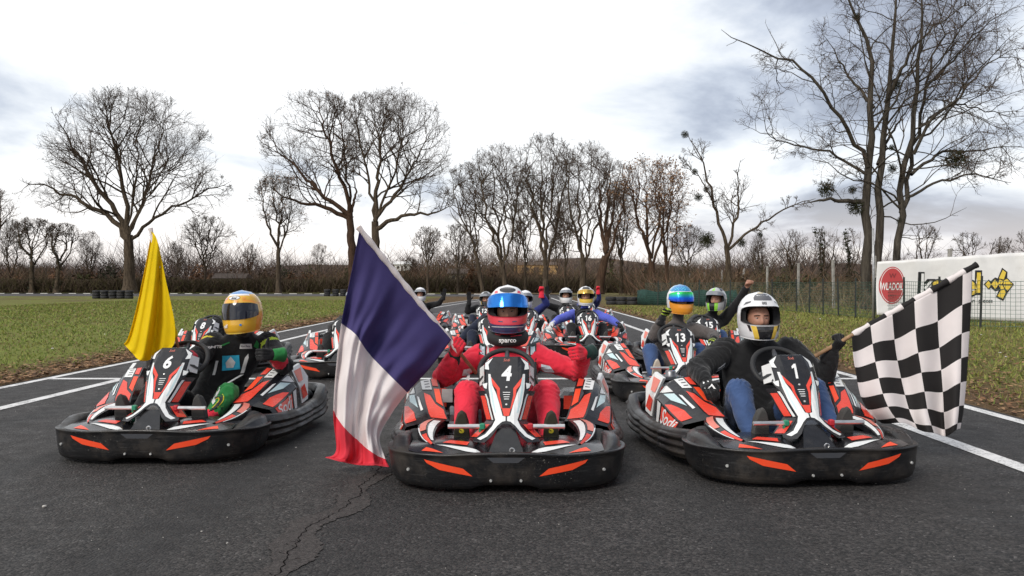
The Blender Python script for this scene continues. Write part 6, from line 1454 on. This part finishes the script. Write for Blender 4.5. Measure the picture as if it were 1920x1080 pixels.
driver('driver in black with silver helmet and yellow chin waving in kart 12', k12, 911, 560, helm('helmet_silver', ('silver', 'black', 'gold'), p12, 'smoke2', 16, low=.012), 17.0, [(-1, at(k12, 880, 560, 16.8), at(k12, 880, 600, 17.0), (1, 0, .3), 'open', C['black'], C['black'], None, False, (0, 0, 1))], 'black', 'navy', vox=.022)
kw_ = kart((-2.1, 18.0, 0), 0, '10', 'racing kart far back behind the tricolour flag pole')
driver('driver in black with white helmet waving beside the tricolour flag pole', kw_, 788, 551, hw, 19.0, [(1, at(kw_, 834, 553, 18.9), at(kw_, 830, 590, 19.0), (-1, 0, .3), 'open', C['black'], C['black'], None, False, (.2, 0, 1))], 'black', 'black', vox=.022)
kb_ = kart((.22, 13.4, 0), 0, '7', 'racing kart far back just right of the red-suited driver')
driver('driver in deep blue raising a red glove behind the red and blue helmet', kb_, 985, 560, hw, 14.6, [(1, at(kb_, 1013, 545, 14.3), at(kb_, 1030, 590, 14.5), (-1, 0, .3), 'grip', C['dred'], C['red'], None, False, (0, 0, 1))], 'dblue', 'black', vox=.022)
kx_ = kart((1.72, 19.4, 0), 0, '5', 'rearmost racing kart, hidden behind the blue hooded driver')
driver('driver in deep blue raising a red glove behind the amber-visored helmet', kx_, 1106, 553, hw, 20.4, [(1, at(kx_, 1121, 542, 20.2), at(kx_, 1128, 575, 20.4), (-1, 0, .3), 'grip', C['dred'], C['red'], None, False, (0, 0, 1))], 'dblue', 'black', vox=.022)

# ------------------------------------------------------------------ flags
def wood(): return mat('pole_wood', (.36, .22, .12), .6, var=.3, vscale=30)
def flag(name, label, px_grid, dfun, m_list, fm_fun, pole_a, pole_b, rp, ns=60, nt_=72, sleeve=None, ripple=None):
    """px_grid(s, t) -> picture position of the cloth; dfun(s, t) -> its distance; the pole is a part"""
    V = []
    for j in range(nt_ + 1):
        for i in range(ns + 1):
            s, t = i / ns, j / nt_; x, y = px_grid(s, t); V.append(W(x, y, dfun(s, t)))
    base = Vector((V[0].x, V[0].y, 0)); root = empty(name, base); setp(root, label, 'flag')
    V = [Vector((v.x, v.y, max(v.z, .012))) - base for v in V]; F = []; fm = []
    for j in range(nt_):
        for i in range(ns): a = j * (ns + 1) + i; F.append((a, a + 1, a + ns + 2, a + ns + 1)); fm.append(fm_fun((i + .5) / ns, (j + .5) / nt_))
    o = mk('cloth', V, F, m_list, root, fm, True); md = o.modifiers.new('t', 'SOLIDIFY'); md.thickness = .0015
    a, b = Vector(pole_a) - base, Vector(pole_b) - base
    MB().tube([a, a.lerp(b, .5), b], [rp, rp, rp * .8], 10).build('pole', wood(), root, True)
    if sleeve:
        s0, s1, mm = sleeve; q = [a.lerp(b, s0 + (s1 - s0) * k / 30) for k in range(31)]
        mb_ = MB(); mb_.tube(q, [rp * 1.55 + .003 * math.sin(k * 1.7) for k in range(31)], 10, caps=False); n = len(mb_.f) // 10
        mb_.m = [mm[1](k // 10 / 30) for k in range(len(mb_.f))]; mb_.build('sleeve', mm[0], root, True)
    return root
def lerp2(a, b, t): return (a[0] + (b[0] - a[0]) * t, a[1] + (b[1] - a[1]) * t)
def curve2(pts, t): q = spline_eval(pts, t); return q
def spline_eval(pts, t):
    p = np.array(pts, float); k = (len(p) - 1) * min(max(t, 0), 1); i = min(int(k), len(p) - 2); f = k - i; p0, p1, p2, p3 = p[max(i - 1, 0)], p[i], p[i + 1], p[min(i + 2, len(p) - 1)]
    return .5 * ((2 * p1) + (-p0 + p2) * f + (2 * p0 - 5 * p1 + 4 * p2 - p3) * f * f + (-p0 + 3 * p1 - 3 * p2 + p3) * f ** 3)
def fab(name, col, tr=.25): return mat(name, col, .75, spec=.2, var=.05, vscale=6, bump=.5, bscale=14, trans=tr)
FBLU, FWHT, FRED, FYEL, FBLK = fab('flag_blue', (.070, .058, .185)), fab('flag_white', (.86, .80, .79)), fab('flag_red', (.74, .050, .075)), fab('flag_yellow', (.90, .70, .012), .45), fab('flag_black', (.022, .020, .020), .1)
# tricolour: five lines down the cloth from the pole to the ground, s = along the pole (top -> hand), t = along the fly
frl = [[(674, 430), (660, 505), (641, 600), (630, 690), (625, 775), (630, 845), (610, 858)],
       [(712, 480), (690, 560), (668, 622), (655, 700), (650, 790), (652, 852), (640, 866)],
       [(756, 532), (722, 600), (690, 655), (680, 720), (672, 790), (676, 856), (672, 872)],
       [(802, 586), (764, 645), (728, 695), (706, 750), (694, 800), (702, 858), (704, 873)],
       [(846, 637), (806, 690), (766, 733), (735, 775), (712, 820), (722, 858), (730, 876)]]
def fr_t(s, t): return t * .345 / .34 if t < .34 else (.345 + (t - .34) / .36 * (.655 + .20 * s - .345) if t < .70 else .655 + .20 * s + (t - .70) / .30 * (.345 - .20 * s))
def fr_grid(s, t):
    t = fr_t(s, t); c = [spline_eval(l, t) for l in frl]; return tuple(spline_eval(c, s))
def fr_d(s, t):
    t = fr_t(s, t); base = 4.98 + .27 * s * (1 - t) - .10 * t - .06 * s * t; fall = max(0, t - .93) / .07
    return base + (.045 * math.sin(s * 13 + t * 2.2) + .018 * math.sin(s * 27 - t * 3 + 1) + .008 * math.sin(s * 55 + t * 9) + .006 * math.sin(t * 38 + s * 17)) * min(1, t * 3.2) - fall * .05 * (1 + .5 * math.sin(s * 9))
bR = lambda t, s: t
flag('tricolour_flag', 'large blue white and red tricolour flag draped to the asphalt beside kart 4', fr_grid, fr_d, [FBLU, FWHT, FRED], lambda s, t: 0 if t < .34 else (1 if t < .70 else 2), W(893, 700, 5.35), W(672, 426, 4.98), .011, ns=70, nt_=100, sleeve=(.16, 1.0, ([FWHT], lambda u: 0)))
# yellow flag
yl = [[(284, 434), (272, 500), (256, 575), (241, 630), (232, 645)], [(290, 440), (279, 510), (266, 590), (255, 650), (248, 662)], [(296, 455), (290, 530), (280, 610), (270, 668), (263, 676)], [(304, 490), (303, 560), (300, 620), (296, 660), (290, 672)], [(312, 530), (322, 575), (328, 610), (328, 640), (322, 652)]]
def ye_grid(s, t): return tuple(spline_eval([spline_eval(l, t) for l in yl], s))
flag('yellow_flag', 'plain yellow marshal flag hanging limp from its stick above kart 6', ye_grid, lambda s, t: 5.70 + (.05 * math.sin(s * 10 + .5) + .03 * math.sin(s * 21 + t)) * min(1, t * 2 + .15) - .02 * s, [FYEL, FWHT], lambda s, t: 0, W(343, 690, 5.72), W(282, 428, 5.72), .010, ns=48, nt_=48, sleeve=(.22, 1.0, ([FYEL, FWHT], lambda u: 0 if u < .62 else 1)))
# chequered flag: s along the pole (hand -> tip), t downwards
cl = [[(1597, 631), (1600, 668), (1606, 705), (1614, 742), (1630, 772), (1652, 792)], [(1648, 603), (1654, 655), (1662, 698), (1672, 738), (1684, 770), (1700, 796)], [(1704, 572), (1708, 640), (1716, 690), (1724, 736), (1732, 776), (1744, 812)], [(1762, 539), (1764, 616), (1768, 674), (1772, 730), (1774, 780), (1776, 816)], [(1823, 504), (1820, 585), (1816, 650), (1812, 712), (1806, 770), (1800, 803)]]
def ch_grid(s, t): x, y = spline_eval([spline_eval(l, t) for l in cl], s); return (x, y + 3.0 * math.sin(s * 18.8 + .6) * (.2 + .8 * min(1, t * 6)) * (1 - .4 * t))
def chk(s, t): return (int(s * 5.5) + int(t * 6.6)) % 2
flag('chequered_flag', 'black and white chequered flag held out beside kart 1', ch_grid, lambda s, t: 5.37 - .07 * s - .08 * t + (.045 * math.sin(s * 18.8 + t * 1.5) + .02 * math.sin(s * 9 - t * 5)) * (.35 + .65 * t), [FWHT, FBLK], lambda s, t: 1 - chk(s, t), W(1528, 668, 5.43), W(1832, 496, 5.30), .0125, ns=66, nt_=66, sleeve=(.24, 1.0, ([FWHT, FBLK], lambda u: int(u * 8) % 2)))
